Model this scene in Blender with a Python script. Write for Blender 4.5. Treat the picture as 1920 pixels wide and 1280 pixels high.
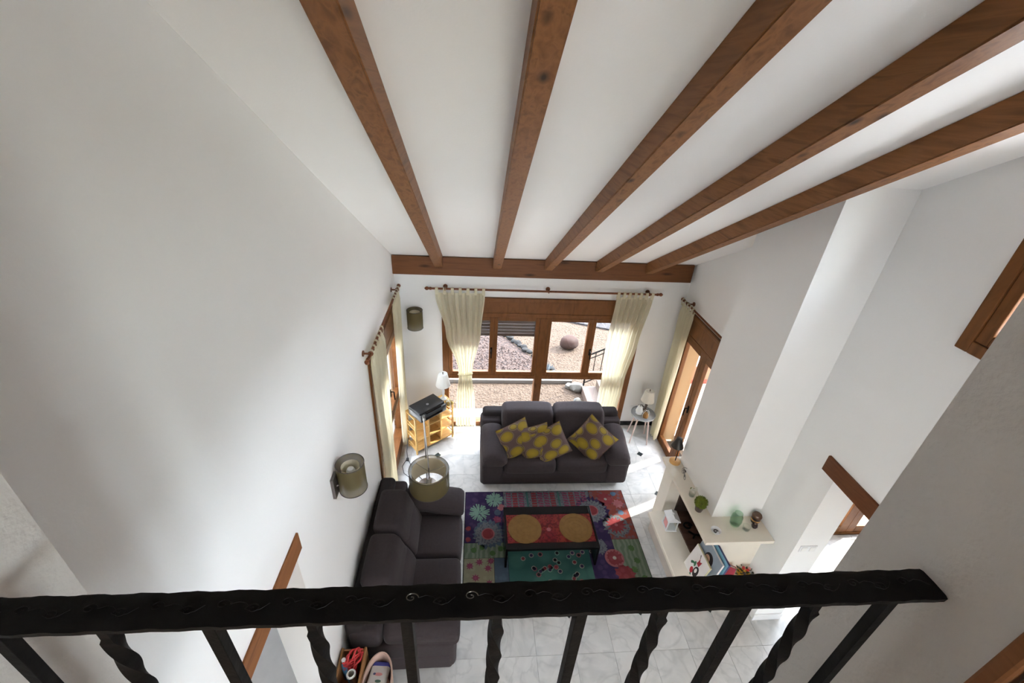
import bpy, bmesh, math, random
from mathutils import Vector, Matrix
R = math.radians
random.seed(7)
for o in list(bpy.data.objects): bpy.data.objects.remove(o)
scene = bpy.context.scene
C = scene.collection

# ------------------------------------------------------------------ camera
cam = bpy.data.cameras.new('camera'); cam_o = bpy.data.objects.new('camera', cam); C.objects.link(cam_o)
cam.sensor_fit = 'HORIZONTAL'; cam.sensor_width = 36.0; cam.lens = 814.83/1920*36.0; cam.clip_start = .02
PIT, YAW, ROL = R(29.5317), R(5.7898), R(3.8632)
fw = Vector((math.sin(YAW)*math.cos(PIT), math.cos(YAW)*math.cos(PIT), -math.sin(PIT)))
r0 = Vector((math.cos(YAW), -math.sin(YAW), 0)); u0 = r0.cross(fw)
rr = r0*math.cos(ROL) + u0*math.sin(ROL); uu = -r0*math.sin(ROL) + u0*math.cos(ROL)
cam_o.matrix_world = Matrix(((rr.x, uu.x, -fw.x, 0), (rr.y, uu.y, -fw.y, 0), (rr.z, uu.z, -fw.z, 4.3), (0, 0, 0, 1)))
scene.camera = cam_o

# ------------------------------------------------------------------ world, sun, exposure
SUN_EL = R(39); SUN_H = Vector((.93, .37, 0)).normalized()
w = bpy.data.worlds.new('world'); scene.world = w; w.use_nodes = True
nt = w.node_tree; bg = nt.nodes['Background']
sky = nt.nodes.new('ShaderNodeTexSky'); sky.sky_type = 'NISHITA'; sky.sun_disc = False
sky.sun_elevation = SUN_EL; sky.sun_rotation = math.atan2(SUN_H.x, SUN_H.y); sky.air_density = 1.0; sky.dust_density = 0.2
hs = nt.nodes.new('ShaderNodeHueSaturation'); hs.inputs['Saturation'].default_value = .36
nt.links.new(sky.outputs[0], hs.inputs['Color']); nt.links.new(hs.outputs[0], bg.inputs['Color'])
bg.inputs['Strength'].default_value = 2.3
sl = bpy.data.lights.new('sun', 'SUN'); sl.energy = 7.0; sl.angle = R(.8); sl.color = (1, .93, .82)
so = bpy.data.objects.new('sun', sl); C.objects.link(so)
sd = -(SUN_H*math.cos(SUN_EL) + Vector((0, 0, math.sin(SUN_EL))))
so.rotation_euler = sd.to_track_quat('-Z', 'Y').to_euler(); so.location = (12, 8, 12)
vs = scene.view_settings; vs.view_transform = 'Standard'; vs.look = 'None'; vs.gamma = 1; vs.use_curve_mapping = False
vs.exposure = 1.44

# ------------------------------------------------------------------ materials
MATS = {}
def newmat(name):
    m = bpy.data.materials.new(name); m.use_nodes = True; MATS[name] = m
    return m, m.node_tree, m.node_tree.nodes['Principled BSDF']
def N(nt, t, **k):
    n = nt.nodes.new(t)
    for a, v in k.items():
        if a in n.inputs: n.inputs[a].default_value = v
        else: setattr(n, a, v)
    return n
def coords(nt, scale=(1, 1, 1), kind='Object', rot=(0, 0, 0)):
    tc = nt.nodes.new('ShaderNodeTexCoord'); mp = nt.nodes.new('ShaderNodeMapping')
    mp.inputs['Scale'].default_value = scale; mp.inputs['Rotation'].default_value = rot
    nt.links.new(tc.outputs[kind], mp.inputs['Vector']); return mp.outputs[0]
def ramp(nt, fac, stops):
    r = nt.nodes.new('ShaderNodeValToRGB'); el = r.color_ramp.elements
    while len(el) < len(stops): el.new(.5)
    for e, (p, c) in zip(el, stops): e.position = p; e.color = (*c, 1)
    nt.links.new(fac, r.inputs[0]); return r.outputs[0]
def bump(nt, bs, h, strength=.2, dist=.01):
    b = nt.nodes.new('ShaderNodeBump'); b.inputs['Strength'].default_value = strength; b.inputs['Distance'].default_value = dist
    nt.links.new(h, b.inputs['Height']); nt.links.new(b.outputs[0], bs.inputs['Normal'])
def plain(name, col, rough=.5, metal=0, var=.06, scale=8, bmp=0, bscale=60, spec=.5, coat=0, **kw):
    m, t, b = newmat(name); v = coords(t)
    n = N(t, 'ShaderNodeTexNoise', Scale=scale, Detail=4.0); t.links.new(v, n.inputs['Vector'])
    lo = tuple(max(0, c*(1-var)) for c in col); hi = tuple(min(1, c*(1+var)) for c in col)
    t.links.new(ramp(t, n.outputs[0], [(.3, lo), (.7, hi)]), b.inputs['Base Color'])
    b.inputs['Roughness'].default_value = rough; b.inputs['Metallic'].default_value = metal
    b.inputs['Specular IOR Level'].default_value = spec; b.inputs['Coat Weight'].default_value = coat
    for k, x in kw.items(): b.inputs[k.replace('_', ' ')].default_value = x
    if bmp:
        n2 = N(t, 'ShaderNodeTexNoise', Scale=bscale, Detail=3.0); t.links.new(v, n2.inputs['Vector']); bump(t, b, n2.outputs[0], bmp, .004)
    return m
def wood(name, c1, c2, knots=True, scale=(1, 14, 14), rough=.45, dark=(.03, .012, .006)):
    m, t, b = newmat(name); v = coords(t, scale)
    n = N(t, 'ShaderNodeTexNoise', Scale=2.2, Detail=6.0, Distortion=.6); t.links.new(v, n.inputs['Vector'])
    col = ramp(t, n.outputs[0], [(.3, c1), (.55, c2), (.75, tuple(x*.8 for x in c1))])
    if knots:
        v2 = coords(t, tuple(1.7 if s == 1 else 6.5 for s in scale)); vo = N(t, 'ShaderNodeTexVoronoi', Scale=1.0); t.links.new(v2, vo.inputs['Vector'])
        k = ramp(t, vo.outputs['Distance'], [(.04, (0, 0, 0)), (.16, (1, 1, 1))])
        mx = t.nodes.new('ShaderNodeMix'); mx.data_type = 'RGBA'; mx.inputs[6].default_value = (*dark, 1)
        t.links.new(k, mx.inputs[0]); t.links.new(col, mx.inputs[7]); col = mx.outputs[2]
    t.links.new(col, b.inputs['Base Color']); b.inputs['Roughness'].default_value = rough
    b.inputs['Specular IOR Level'].default_value = .18; bump(t, b, n.outputs[0], .15, .004); return m
def plaster(name, col, bs=.12, sc=90):
    m, t, b = newmat(name); v = coords(t)
    n = N(t, 'ShaderNodeTexNoise', Scale=sc, Detail=3.0); t.links.new(v, n.inputs['Vector'])
    n2 = N(t, 'ShaderNodeTexNoise', Scale=1.3, Detail=2.0); t.links.new(v, n2.inputs['Vector'])
    t.links.new(ramp(t, n2.outputs[0], [(.3, tuple(c*.97 for c in col)), (.7, col)]), b.inputs['Base Color'])
    b.inputs['Roughness'].default_value = .85; b.inputs['Specular IOR Level'].default_value = .25
    bump(t, b, n.outputs[0], bs, .004); return m
plaster('white_plaster', (.86, .855, .84)); plaster('ceiling_plaster', (.90, .885, .865)); plaster('roughcast', (.66, .63, .60), .55, 70)
plaster('ochre_plaster', (.42, .27, .14)); plaster('peach_plaster', (.30, .17, .11)); plaster('sand_plaster', (.34, .29, .24))
wood('beam_wood', (.155, .062, .021), (.25, .108, .040), True, (14, 1, 14))
wood('plate_wood', (.125, .048, .019), (.175, .070, .028), True, (1, 14, 14))
wood('frame_wood', (.130, .050, .016), (.185, .073, .024), False, (6, 6, 2), .35)
wood('lintel_wood', (.21, .082, .032), (.27, .11, .045), False, (12, 1.5, 12))
wood('dark_lintel_wood', (.10, .036, .014), (.14, .05, .02), False, (12, 1.5, 12))
wood('bamboo', (.62, .36, .12), (.74, .47, .18), False, (2, 14, 14), .4)
wood('pale_wood', (.60, .42, .26), (.68, .50, .33), False, (5, 5, 5), .5)
wood('crate_wood', (.25, .12, .05), (.34, .17, .07), False, (12, 2, 12), .6)
wood('rod_wood', (.14, .048, .02), (.19, .066, .027), False, (6, 6, 6), .35)
wood('pine_disc', (.66, .36, .12), (.74, .44, .17), False, (3, 9, 9), .45)
plain('black_iron', (.0050, .0043, .0042), .5, 0, .2, 30, .35, 45, .1)
plain('worn_iron', (.09, .08, .065), .3, .6, .3, 60)
plain('black_gloss', (.005, .004, .004), .2, 0, .06, 8, 0, 60, .16)
plain('black_matte', (.012, .012, .013), .45)
plain('printer_grey', (.035, .038, .04), .3)
plain('printer_logo', (.42, .43, .45), .3, .5)
plain('sofa_fabric', (.041, .0325, .0345), .9, 0, .08, 40, .35, 260, .12, Sheen_Weight=.06)
plain('sofa_fabric_dark', (.024, .020, .021), .9, 0, .07, 40, .35, 260, .2)
plain('chrome', (.55, .55, .55), .2, 1.0, .02)
plain('brushed_steel', (.30, .29, .28), .38, .8, .04)
plain('steel_dark', (.18, .16, .15), .35, .8)
plain('white_gloss', (.78, .78, .78), .3); plain('white_matte', (.80, .79, .77), .7)
plain('cream_shade', (.80, .74, .62), .8); plain('cream_liner', (.74, .66, .48), .8)
plain('grey_paint', (.30, .31, .31), .5); plain('leg_pink', (.52, .40, .36), .5)
plain('gold_box', (.45, .30, .06), .4); plain('terracotta_amber', (.30, .15, .04), .4)
plain('mantel_stone', (.80, .73, .62), .45, 0, .05, 3); plain('hearth_stone', (.58, .50, .43), .5, 0, .06, 4)
plain('firebrick', (.10, .045, .028), .85, 0, .3, 12, .4, 50); plain('soot', (.05, .028, .02), .95, 0, .3, 6)
plain('baseboard_black', (.014, .016, .018), .25); plain('insert_black', (.022, .03, .032), .2)
plain('grout', (.54, .53, .51), .8); plain('red_glaze', (.36, .05, .03), .5)
plain('slat_brown', (.11, .065, .05), .6); plain('leaf_green', (.13, .17, .012), .7, 0, .4, 30)
plain('pot_dark', (.07, .05, .048), .5); plain('agave_blue', (.05, .06, .065), .6, 0, .2); plain('leaf_dark', (.03, .05, .02), .6)
plain('red_flower', (.45, .02, .015), .6); plain('white_flower', (.75, .74, .66), .7); plain('yellow_pot', (.62, .36, .03), .4)
plain('jar_brown', (.10, .045, .02), .35); plain('jar_dark', (.03, .018, .02), .4); plain('pink', (.70, .30, .30), .5)
plain('red_cord', (.55, .03, .035), .6); plain('blue_bottle', (.08, .22, .36), .3); plain('paper_white', (.66, .65, .60), .6)
plain('pack_blue', (.03, .04, .26), .4); plain('pack_white', (.62, .60, .58), .45); plain('felt_pink', (.52, .36, .29), .85)
plain('canvas_white', (.76, .72, .70), .8); plain('canvas_edge', (.62, .58, .36), .8); plain('canvas_grey', (.30, .35, .41), .8)
plain('canvas_blue', (.20, .42, .55), .7); plain('frame_navy', (.05, .05, .14), .5); plain('art_red', (.42, .02, .035), .7)
plain('art_black', (.015, .01, .012), .7); plain('art_green', (.04, .17, .08), .7); plain('art_skin', (.62, .36, .24), .7); plain('crimson', (.30, .012, .03), .6)
plain('boulder', (.026, .0098, .0058), .9, 0, .3, 6, .6, 20); plain('stone_grey', (.0068, .0065, .0066), .9, 0, .4, 9, .6, 20); plain('stone_white', (.10, .095, .085), .9, 0, .2, 9)
plain('kerb', (.11, .10, .09), .8); plain('terrace_tile', (.46, .37, .29), .7, 0, .08, 3); plain('step_tile', (.095, .065, .05), .7)
plain('bounce_paving', (.58, .56, .53), .8); plain('placemat', (.125, .066, .020), .85, 0, .12, 18, 0, 60, .1); plain('cable', (.02, .02, .022), .5)
# marble
m, t, b = newmat('marble'); 
oi = t.nodes.new('ShaderNodeObjectInfo'); tc = t.nodes.new('ShaderNodeTexCoord'); va = N(t, 'ShaderNodeVectorMath', operation='ADD')
vm = N(t, 'ShaderNodeVectorMath', operation='SCALE'); vm.inputs['Scale'].default_value = 40.0
cb = t.nodes.new('ShaderNodeCombineXYZ'); t.links.new(oi.outputs['Random'], cb.inputs[0]); t.links.new(oi.outputs['Random'], cb.inputs[2])
t.links.new(cb.outputs[0], vm.inputs[0]); t.links.new(tc.outputs['Object'], va.inputs[0]); t.links.new(vm.outputs[0], va.inputs[1])
n = N(t, 'ShaderNodeTexNoise', Scale=3.2, Detail=7.0, Distortion=1.4); t.links.new(va.outputs[0], n.inputs['Vector'])
n2 = N(t, 'ShaderNodeTexNoise', Scale=1.8, Detail=3.0, Distortion=2.2); t.links.new(va.outputs[0], n2.inputs['Vector'])
vein = ramp(t, n2.outputs[0], [(.45, (1, 1, 1)), (.495, (.86, .865, .87)), (.54, (1, 1, 1))])
base = ramp(t, n.outputs[0], [(.28, (.46, .465, .46)), (.5, (.57, .565, .55)), (.7, (.64, .63, .61))])
mx = t.nodes.new('ShaderNodeMix'); mx.data_type = 'RGBA'; mx.blend_type = 'MULTIPLY'; mx.inputs[0].default_value = 1
t.links.new(base, mx.inputs[6]); t.links.new(vein, mx.inputs[7]); t.links.new(mx.outputs[2], b.inputs['Base Color'])
b.inputs['Roughness'].default_value = .32; b.inputs['Specular IOR Level'].default_value = .2
# glass
def glassmat(name, tint=(1, 1, 1), refl=.06, rough=0.0):
    m, t, b = newmat(name); t.nodes.remove(b)
    tr = N(t, 'ShaderNodeBsdfTransparent'); tr.inputs[0].default_value = (*tint, 1)
    gl = N(t, 'ShaderNodeBsdfGlossy'); gl.inputs['Roughness'].default_value = rough
    lw_ = N(t, 'ShaderNodeLayerWeight'); lw_.inputs['Blend'].default_value = .5
    pw = N(t, 'ShaderNodeMath', operation='POWER'); pw.inputs[1].default_value = 4.0; t.links.new(lw_.outputs['Facing'], pw.inputs[0])
    fr = N(t, 'ShaderNodeMath', operation='MULTIPLY_ADD'); fr.inputs[1].default_value = .5; fr.inputs[2].default_value = .025; t.links.new(pw.outputs[0], fr.inputs[0])
    ms = N(t, 'ShaderNodeMixShader'); t.links.new(fr.outputs[0], ms.inputs[0]); t.links.new(tr.outputs[0], ms.inputs[1]); t.links.new(gl.outputs[0], ms.inputs[2])
    t.links.new(ms.outputs[0], t.nodes['Material Output'].inputs[0])
glassmat('window_glass', (.98, .99, .98)); glassmat('green_glass', (.80, .91, .83)); glassmat('clear_glass', (.95, .97, .95)); 
def cloth(name, col, trans=.45, clear=.12, rough=.9):
    m, t, b = newmat(name); v = coords(t)
    n = N(t, 'ShaderNodeTexNoise', Scale=220.0); t.links.new(v, n.inputs['Vector'])
    b.inputs['Base Color'].default_value = (*col, 1); b.inputs['Roughness'].default_value = rough; b.inputs['Specular IOR Level'].default_value = .1
    bump(t, b, n.outputs[0], .2, .002)
    tl = N(t, 'ShaderNodeBsdfTranslucent'); tl.inputs[0].default_value = (*col, 1)
    tp = N(t, 'ShaderNodeBsdfTransparent')
    m1 = N(t, 'ShaderNodeMixShader'); m1.inputs[0].default_value = trans; m2 = N(t, 'ShaderNodeMixShader'); m2.inputs[0].default_value = clear
    t.links.new(b.outputs[0], m1.inputs[1]); t.links.new(tl.outputs[0], m1.inputs[2])
    t.links.new(m1.outputs[0], m2.inputs[1]); t.links.new(tp.outputs[0], m2.inputs[2])
    t.links.new(m2.outputs[0], t.nodes['Material Output'].inputs[0])
cloth('curtain_voile', (.74, .69, .52), .40, .10); cloth('olive_organza', (.135, .108, .045), .35, .20, .6); cloth('shade_fabric', (.80, .77, .70), .35, 0); cloth('white_shade', (.84, .84, .82), .35, 0)
# lemon print
m, t, b = newmat('lemon_print'); v = coords(t, (5.6, 7.6, 3), rot=(0, 0, .5)); vo = N(t, 'ShaderNodeTexVoronoi', Scale=1.0, Randomness=.5); t.links.new(v, vo.inputs['Vector'])
c = ramp(t, vo.outputs['Distance'], [(.0, (.26, .18, .007)), (.41, (.19, .128, .005)), (.43, (.05, .03, .012)), (.47, (.16, .115, .06)), (.52, (.068, .037, .035))])
t.links.new(c, b.inputs['Base Color']); b.inputs['Roughness'].default_value = .85
# table print (red ornament)
m, t, b = newmat('red_print'); v = coords(t, (26, 26, 26)); vo = N(t, 'ShaderNodeTexVoronoi', Scale=1.0); t.links.new(v, vo.inputs['Vector'])
v2 = coords(t, (4, 4, 4)); nn = N(t, 'ShaderNodeTexNoise', Scale=1.0, Detail=5.0); t.links.new(v2, nn.inputs['Vector'])
c1 = ramp(t, nn.outputs[0], [(.35, (.095, .005, .008)), (.5, (.13, .015, .009)), (.62, (.11, .009, .018))])
c2 = ramp(t, vo.outputs['Distance'], [(.12, (.35, .3, .3)), (.3, (1, 1, 1)), (.5, (1.0, .8, .8)), (.7, (.5, .3, .3))])
mx = t.nodes.new('ShaderNodeMix'); mx.data_type = 'RGBA'; mx.blend_type = 'MULTIPLY'; mx.inputs[0].default_value = 1
t.links.new(c1, mx.inputs[6]); t.links.new(c2, mx.inputs[7]); t.links.new(mx.outputs[2], b.inputs['Base Color']); b.inputs['Roughness'].default_value = .3; b.inputs['Specular IOR Level'].default_value = .12
# rug pile colours
def pile(name, c1, c2=None, sc=14, lo=.3, hi=.5, stretch=(1, 1, 1), wave=False):
    m, t, b = newmat(name); v = coords(t, stretch); c2 = c2 or tuple(x*1.35 for x in c1)
    dim = lambda c: tuple(.43*(.78*x+.22*sum(c)/3) for x in c)
    c1, c2 = dim(c1), dim(c2)
    if wave: n = N(t, 'ShaderNodeTexWave', Scale=sc, Distortion=6.0, Detail=2.0); fac = n.outputs['Fac']
    else: n = N(t, 'ShaderNodeTexVoronoi', Scale=sc); fac = n.outputs['Distance']
    t.links.new(v, n.inputs['Vector']); t.links.new(ramp(t, fac, [(lo, c2), (hi, c1)]), b.inputs['Base Color'])
    b.inputs['Roughness'].default_value = .95; b.inputs['Specular IOR Level'].default_value = .1
    n3 = N(t, 'ShaderNodeTexNoise', Scale=300.0); t.links.new(coords(t), n3.inputs['Vector']); bump(t, b, n3.outputs[0], .5, .003)
pile('pile_purple', (.055, .028, .115), (.085, .045, .15)); pile('pile_mint', (.24, .46, .34), (.27, .50, .38)); pile('pile_sage', (.18, .26, .15), (.27, .33, .22), 6, .35, .6, wave=True)
pile('pile_cream', (.36, .33, .18), (.40, .37, .21)); pile('pile_slate', (.09, .14, .21), (.11, .18, .25)); pile('pile_teal', (.045, .20, .17), (.07, .27, .21), 5)
pile('pile_red', (.36, .03, .04), (.42, .05, .06)); pile('pile_orange', (.36, .055, .03), (.24, .12, .14), 20); pile('pile_pink', (.52, .12, .14), (.58, .18, .18)); pile('pile_magenta', (.34, .035, .11), (.40, .06, .15), 30)
pile('pile_grey', (.21, .24, .25), (.13, .12, .17), 40); pile('pile_green', (.10, .22, .05)); pile('pile_redmix', (.33, .035, .04), (.45, .16, .08), 22); pile('pile_dark', (.02, .015, .02))
pile('pile_blue', (.10, .20, .33)); pile('pile_ivory', (.45, .40, .32))
# gravel
def gravel(name, cols, sc=26):
    m, t, b = newmat(name); v = coords(t); vo = N(t, 'ShaderNodeTexVoronoi', Scale=sc); t.links.new(v, vo.inputs['Vector'])
    sp = t.nodes.new('ShaderNodeSeparateColor'); t.links.new(vo.outputs['Color'], sp.inputs[0])
    t.links.new(ramp(t, sp.outputs[0], [(i/(len(cols)-1), c) for i, c in enumerate(cols)]), b.inputs['Base Color'])
    b.inputs['Roughness'].default_value = .95; bump(t, b, vo.outputs['Distance'], .8, .02)
gravel('gravel_beige', [(.040, .024, .0135), (.050, .031, .0185), (.058, .037, .023)]); gravel('gravel_red', [(.014, .0075, .0062), (.035, .0195, .0155), (.046, .028, .022)]); gravel('gravel_grey', [(.012, .011, .013), (.027, .024, .026), (.036, .033, .034)])

# ------------------------------------------------------------------ mesh helpers
def bx(bm, x0, x1, y0, y1, z0, z1, bev=0, seg=2):
    r = bmesh.ops.create_cube(bm, size=1)['verts']
    for v in r: v.co = Vector(((x0+x1)/2+v.co.x*(x1-x0), (y0+y1)/2+v.co.y*(y1-y0), (z0+z1)/2+v.co.z*(z1-z0)))
    if bev:
        es = set(e for v in r for e in v.link_edges)
        bmesh.ops.bevel(bm, geom=list(es), offset=bev, segments=seg, affect='EDGES', profile=.5)
    return bm
def box(x0, x1, y0, y1, z0, z1, bev=0, seg=2): return bx(bmesh.new(), x0, x1, y0, y1, z0, z1, bev, seg)
def mesh(name, bm, mat, smooth=False):
    me = bpy.data.meshes.new(name); bmesh.ops.recalc_face_normals(bm, faces=bm.faces); bm.to_mesh(me); bm.free()
    me.materials.append(MATS[mat])
    if smooth:
        for p in me.polygons: p.use_smooth = True
        try: me.set_sharp_from_angle(angle=R(38))
        except Exception: pass
    return me
def obj(name, bm, mat, parent=None, smooth=False, world=True, label=None, loc=None, rot=None):
    me = bm if isinstance(bm, bpy.types.Mesh) else None
    if me is None:
        if parent is not None and world:
            off = Vector(parent.location); p = parent.parent
            while p: off += Vector(p.location); p = p.parent
            if off.length: bmesh.ops.translate(bm, verts=bm.verts, vec=-off)
        me = mesh(name, bm, mat, smooth)
    o = bpy.data.objects.new(name, me); C.objects.link(o)
    if parent is not None: o.parent = parent
    if loc is not None: o.location = loc
    if rot is not None: o.rotation_euler = rot
    if label: o['label'] = label
    return o
def tag(o, label, cat, group=None):
    o['label'] = label; o['category'] = cat
    if group: o['group'] = group
    return o
def thing(name, label, cat, loc=(0, 0, 0), rz=0, group=None):
    o = bpy.data.objects.new(name, None); C.objects.link(o); o.location = loc; o.rotation_euler = (0, 0, rz); o.empty_display_size = .1
    return tag(o, label, cat, group)
def struct(name, bm, mat, label=None, smooth=False):
    o = obj(name, bm, mat, smooth=smooth); o['kind'] = 'structure'
    if label: o['label'] = label
    return o
def sempty(name, loc=(0, 0, 0), rz=0):
    o = bpy.data.objects.new(name, None); C.objects.link(o); o.location = loc; o.rotation_euler = (0, 0, rz); o['kind'] = 'structure'; return o
def lathe(prof, seg=24, center=(0, 0, 0), cap=True, bm=None):
    bm = bm or bmesh.new(); cx, cy, cz = center; rings = []
    for r, z in prof:
        if r <= 1e-5: rings.append([bm.verts.new((cx, cy, cz+z))])
        else: rings.append([bm.verts.new((cx+r*math.cos(2*math.pi*i/seg), cy+r*math.sin(2*math.pi*i/seg), cz+z)) for i in range(seg)])
    for a, b in zip(rings, rings[1:]):
        for i in range(seg):
            j = (i+1) % seg
            if len(a) == 1 and len(b) == 1: continue
            if len(a) == 1: bm.faces.new((a[0], b[i], b[j]))
            elif len(b) == 1: bm.faces.new((a[i], a[j], b[0]))
            else: bm.faces.new((a[i], a[j], b[j], b[i]))
    if cap:
        for r in (rings[0], rings[-1]):
            if len(r) > 1: bm.faces.new(r)
    return bm
def tube(pts, rad, seg=8, bm=None, closed=False, square=False):
    bm = bm or bmesh.new(); pts = [Vector(p) for p in pts]; n = len(pts); rings = []; up = Vector((0, 0, 1)); prev = None
    for i, p in enumerate(pts):
        a = pts[(i-1) % n] if (closed or i > 0) else p; b = pts[(i+1) % n] if (closed or i < n-1) else p
        d = (b-a).normalized()
        if prev is None:
            s = d.cross(up)
            if s.length < .05: s = d.cross(Vector((1, 0, 0)))
        else: s = prev - d*prev.dot(d)
        s.normalize(); prev = s; q = d.cross(s); rd = rad[i] if isinstance(rad, (list, tuple)) else rad
        off = math.pi/4 if square else 0
        rings.append([bm.verts.new(p+s*rd*math.cos(2*math.pi*k/seg+off)+q*rd*math.sin(2*math.pi*k/seg+off)) for k in range(seg)])
    rng = range(n if closed else n-1)
    for i in rng:
        a, b = rings[i], rings[(i+1) % n]
        for k in range(seg): bm.faces.new((a[k], a[(k+1) % seg], b[(k+1) % seg], b[k]))
    if not closed: bm.faces.new(rings[0]); bm.faces.new(rings[-1])
    return bm
def prism(poly, z0, z1, bm=None, inv=None):
    bm = bm or bmesh.new(); a = [bm.verts.new((x, y, z0)) for x, y in poly]; b = [bm.verts.new((x, y, z1)) for x, y in poly]; n = len(poly)
    bm.faces.new(a); bm.faces.new(b)
    for i in range(n): bm.faces.new((a[i], a[(i+1) % n], b[(i+1) % n], b[i]))
    return bm
def cushion(x0, x1, y0, y1, z0, z1, r, deform=None, m=6):
    """rounded box with fine skin; deform(u,v,w,p)->p with u,v,w in -1..1"""
    h = Vector(((x1-x0)/2, (y1-y0)/2, (z1-z0)/2)); c = Vector(((x0+x1)/2, (y0+y1)/2, (z0+z1)/2)); r = min(r, *h)
    def ax(hh):
        s = [-hh+r*(1-math.cos(math.pi/2*i/4)) for i in range(4)]; a = -hh+r; b_ = hh-r
        s += [a+(b_-a)*i/m for i in range(m+1)]; s += [hh-r*(1-math.cos(math.pi/2*i/4)) for i in (3, 2, 1, 0)]
        o = [s[0]]
        for q in s[1:]:
            if q-o[-1] > 1e-6: o.append(q)
        return o
    A = [ax(h.x), ax(h.y), ax(h.z)]; bm = bmesh.new(); V = {}
    def vert(p):
        k = (round(p[0], 5), round(p[1], 5), round(p[2], 5))
        if k in V: return V[k]
        P = Vector(p); q = Vector([max(-(h[i]-r), min(h[i]-r, P[i])) for i in range(3)]); d = P-q
        if d.length > 1e-9: P2 = q+d.normalized()*r
        else: P2 = P
        if deform: P2 = deform(P.x/h.x, P.y/h.y, P.z/h.z, P2)
        V[k] = bm.verts.new(P2+c); return V[k]
    for ax_ in range(3):
        i, j = [(1, 2), (2, 0), (0, 1)][ax_]
        for sgn in (-1, 1):
            for ia in range(len(A[i])-1):
                for ja in range(len(A[j])-1):
                    q = []
                    for (a, b_) in ((ia, ja), (ia+1, ja), (ia+1, ja+1), (ia, ja+1)):
                        p = [0, 0, 0]; p[ax_] = sgn*h[ax_]; p[i] = A[i][a]; p[j] = A[j][b_]; q.append(vert(p))
                    try: bm.faces.new(q if sgn > 0 else q[::-1])
                    except ValueError: pass
    return bm
def rot_bm(bm, M): bmesh.ops.transform(bm, matrix=M, verts=bm.verts); return bm
def wallgrid(axis, pos0, pos1, u0, u1, z0, ztop, holes):
    """wall slab in plane axis with rectangular holes (u0,u1,z0,z1); ztop callable(u) for sloping tops"""
    bm = bmesh.new(); us = sorted(set([u0, u1]+[h[0] for h in holes]+[h[1] for h in holes])); us = [u for u in us if u0 <= u <= u1]
    for a, b in zip(us, us[1:]):
        cols = sorted([(h[2], h[3]) for h in holes if h[0] <= a+1e-6 and h[1] >= b-1e-6]); z = z0; segs = []
        for (q0, q1) in cols:
            if q0 > z: segs.append((z, q0))
            z = q1
        segs.append((z, None))
        for s0, s1 in segs:
            ta, tb = (s1, s1) if s1 is not None else (ztop(a), ztop(b))
            vs_ = []
            for p in (pos0, pos1):
                for (u, zz) in ((a, s0), (b, s0), (b, tb), (a, ta)):
                    vs_.append(bm.verts.new((p, u, zz) if axis == 'x' else (u, p, zz)))
            for f in ((0, 1, 2, 3), (7, 6, 5, 4), (0, 4, 5, 1), (1, 5, 6, 2), (2, 6, 7, 3), (3, 7, 4, 0)): bm.faces.new([vs_[i] for i in f])
    bmesh.ops.remove_doubles(bm, verts=bm.verts, dist=1e-5)
    # drop inner duplicate faces between columns
    seen = {}
    for f in bm.faces: seen.setdefault(tuple(sorted(v.index for v in f.verts)), []).append(f)
    bm.verts.index_update(); seen = {}
    for f in bm.faces: seen.setdefault(tuple(sorted(v.index for v in f.verts)), []).append(f)
    bmesh.ops.delete(bm, geom=[f for fs in seen.values() if len(fs) > 1 for f in fs], context='FACES')
    return bm
def copy_tree(o, loc=None, rz=None, parent=None, label=None):
    c_ = o.copy(); C.objects.link(c_)
    if parent is not None: c_.parent = parent
    if loc is not None: c_.location = loc
    if rz is not None: c_.rotation_euler = (0, 0, rz)
    if label: c_['label'] = label
    for ch in list(o.children): copy_tree(ch, parent=c_)
    return c_

# ------------------------------------------------------------------ room shell
XL, XR, YF, YN = -.974, 2.75, 5.03, .54
SLOPE = .566; CZ = 2.58+SLOPE*5.02
def ceilz(y): return CZ-SLOPE*y
# ceiling slab (sloping) and loft ceiling
bm = bmesh.new()
P8 = [(x, y, ceilz(y)+d) for d in (0, .18) for (x, y) in ((-1.35, .29), (3.15, .29), (3.15, 5.2), (-1.35, 5.2))]
vv = [bm.verts.new(p) for p in P8]
for f in ((0, 1, 2, 3), (7, 6, 5, 4), (0, 4, 5, 1), (1, 5, 6, 2), (2, 6, 7, 3), (3, 7, 4, 0)): bm.faces.new([vv[i] for i in f])
struct('ceiling', bm, 'ceiling_plaster')
struct('ceiling_loft', box(-2.6, 3.15, -2.7, .29, 5.26, 5.4), 'ceiling_plaster')
struct('wall_left', wallgrid('x', XL-.25, XL, YN, YF+.13, -.15, lambda u: ceilz(u)+.02, [(3.46, 4.83, -.15, 2.07), (.72, 1.60, -.15, 1.97)]), 'white_plaster')
struct('wall_back', wallgrid('y', YF, YF+.13, XL-.25, XR+.28, -.15, lambda u: ceilz(YF)+.0, [(-.415, 2.24, -.15, 2.075)]), 'white_plaster')
struct('wall_right', wallgrid('x', XR, XR+.28, YN, YF+.13, -.15, lambda u: ceilz(u)+.02, [(3.56, 4.83, -.15, 2.06), (.9, 2.17, -.15, 1.96), (.60, 1.97, 3.20, 4.15)]), 'white_plaster')
struct('wall_front', wallgrid('y', .29, YN, -2.6, XR+.28, 2.45, lambda u: ceilz(.40), [(-.733, .813, 2.65, 4.85)]), 'roughcast')
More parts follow.
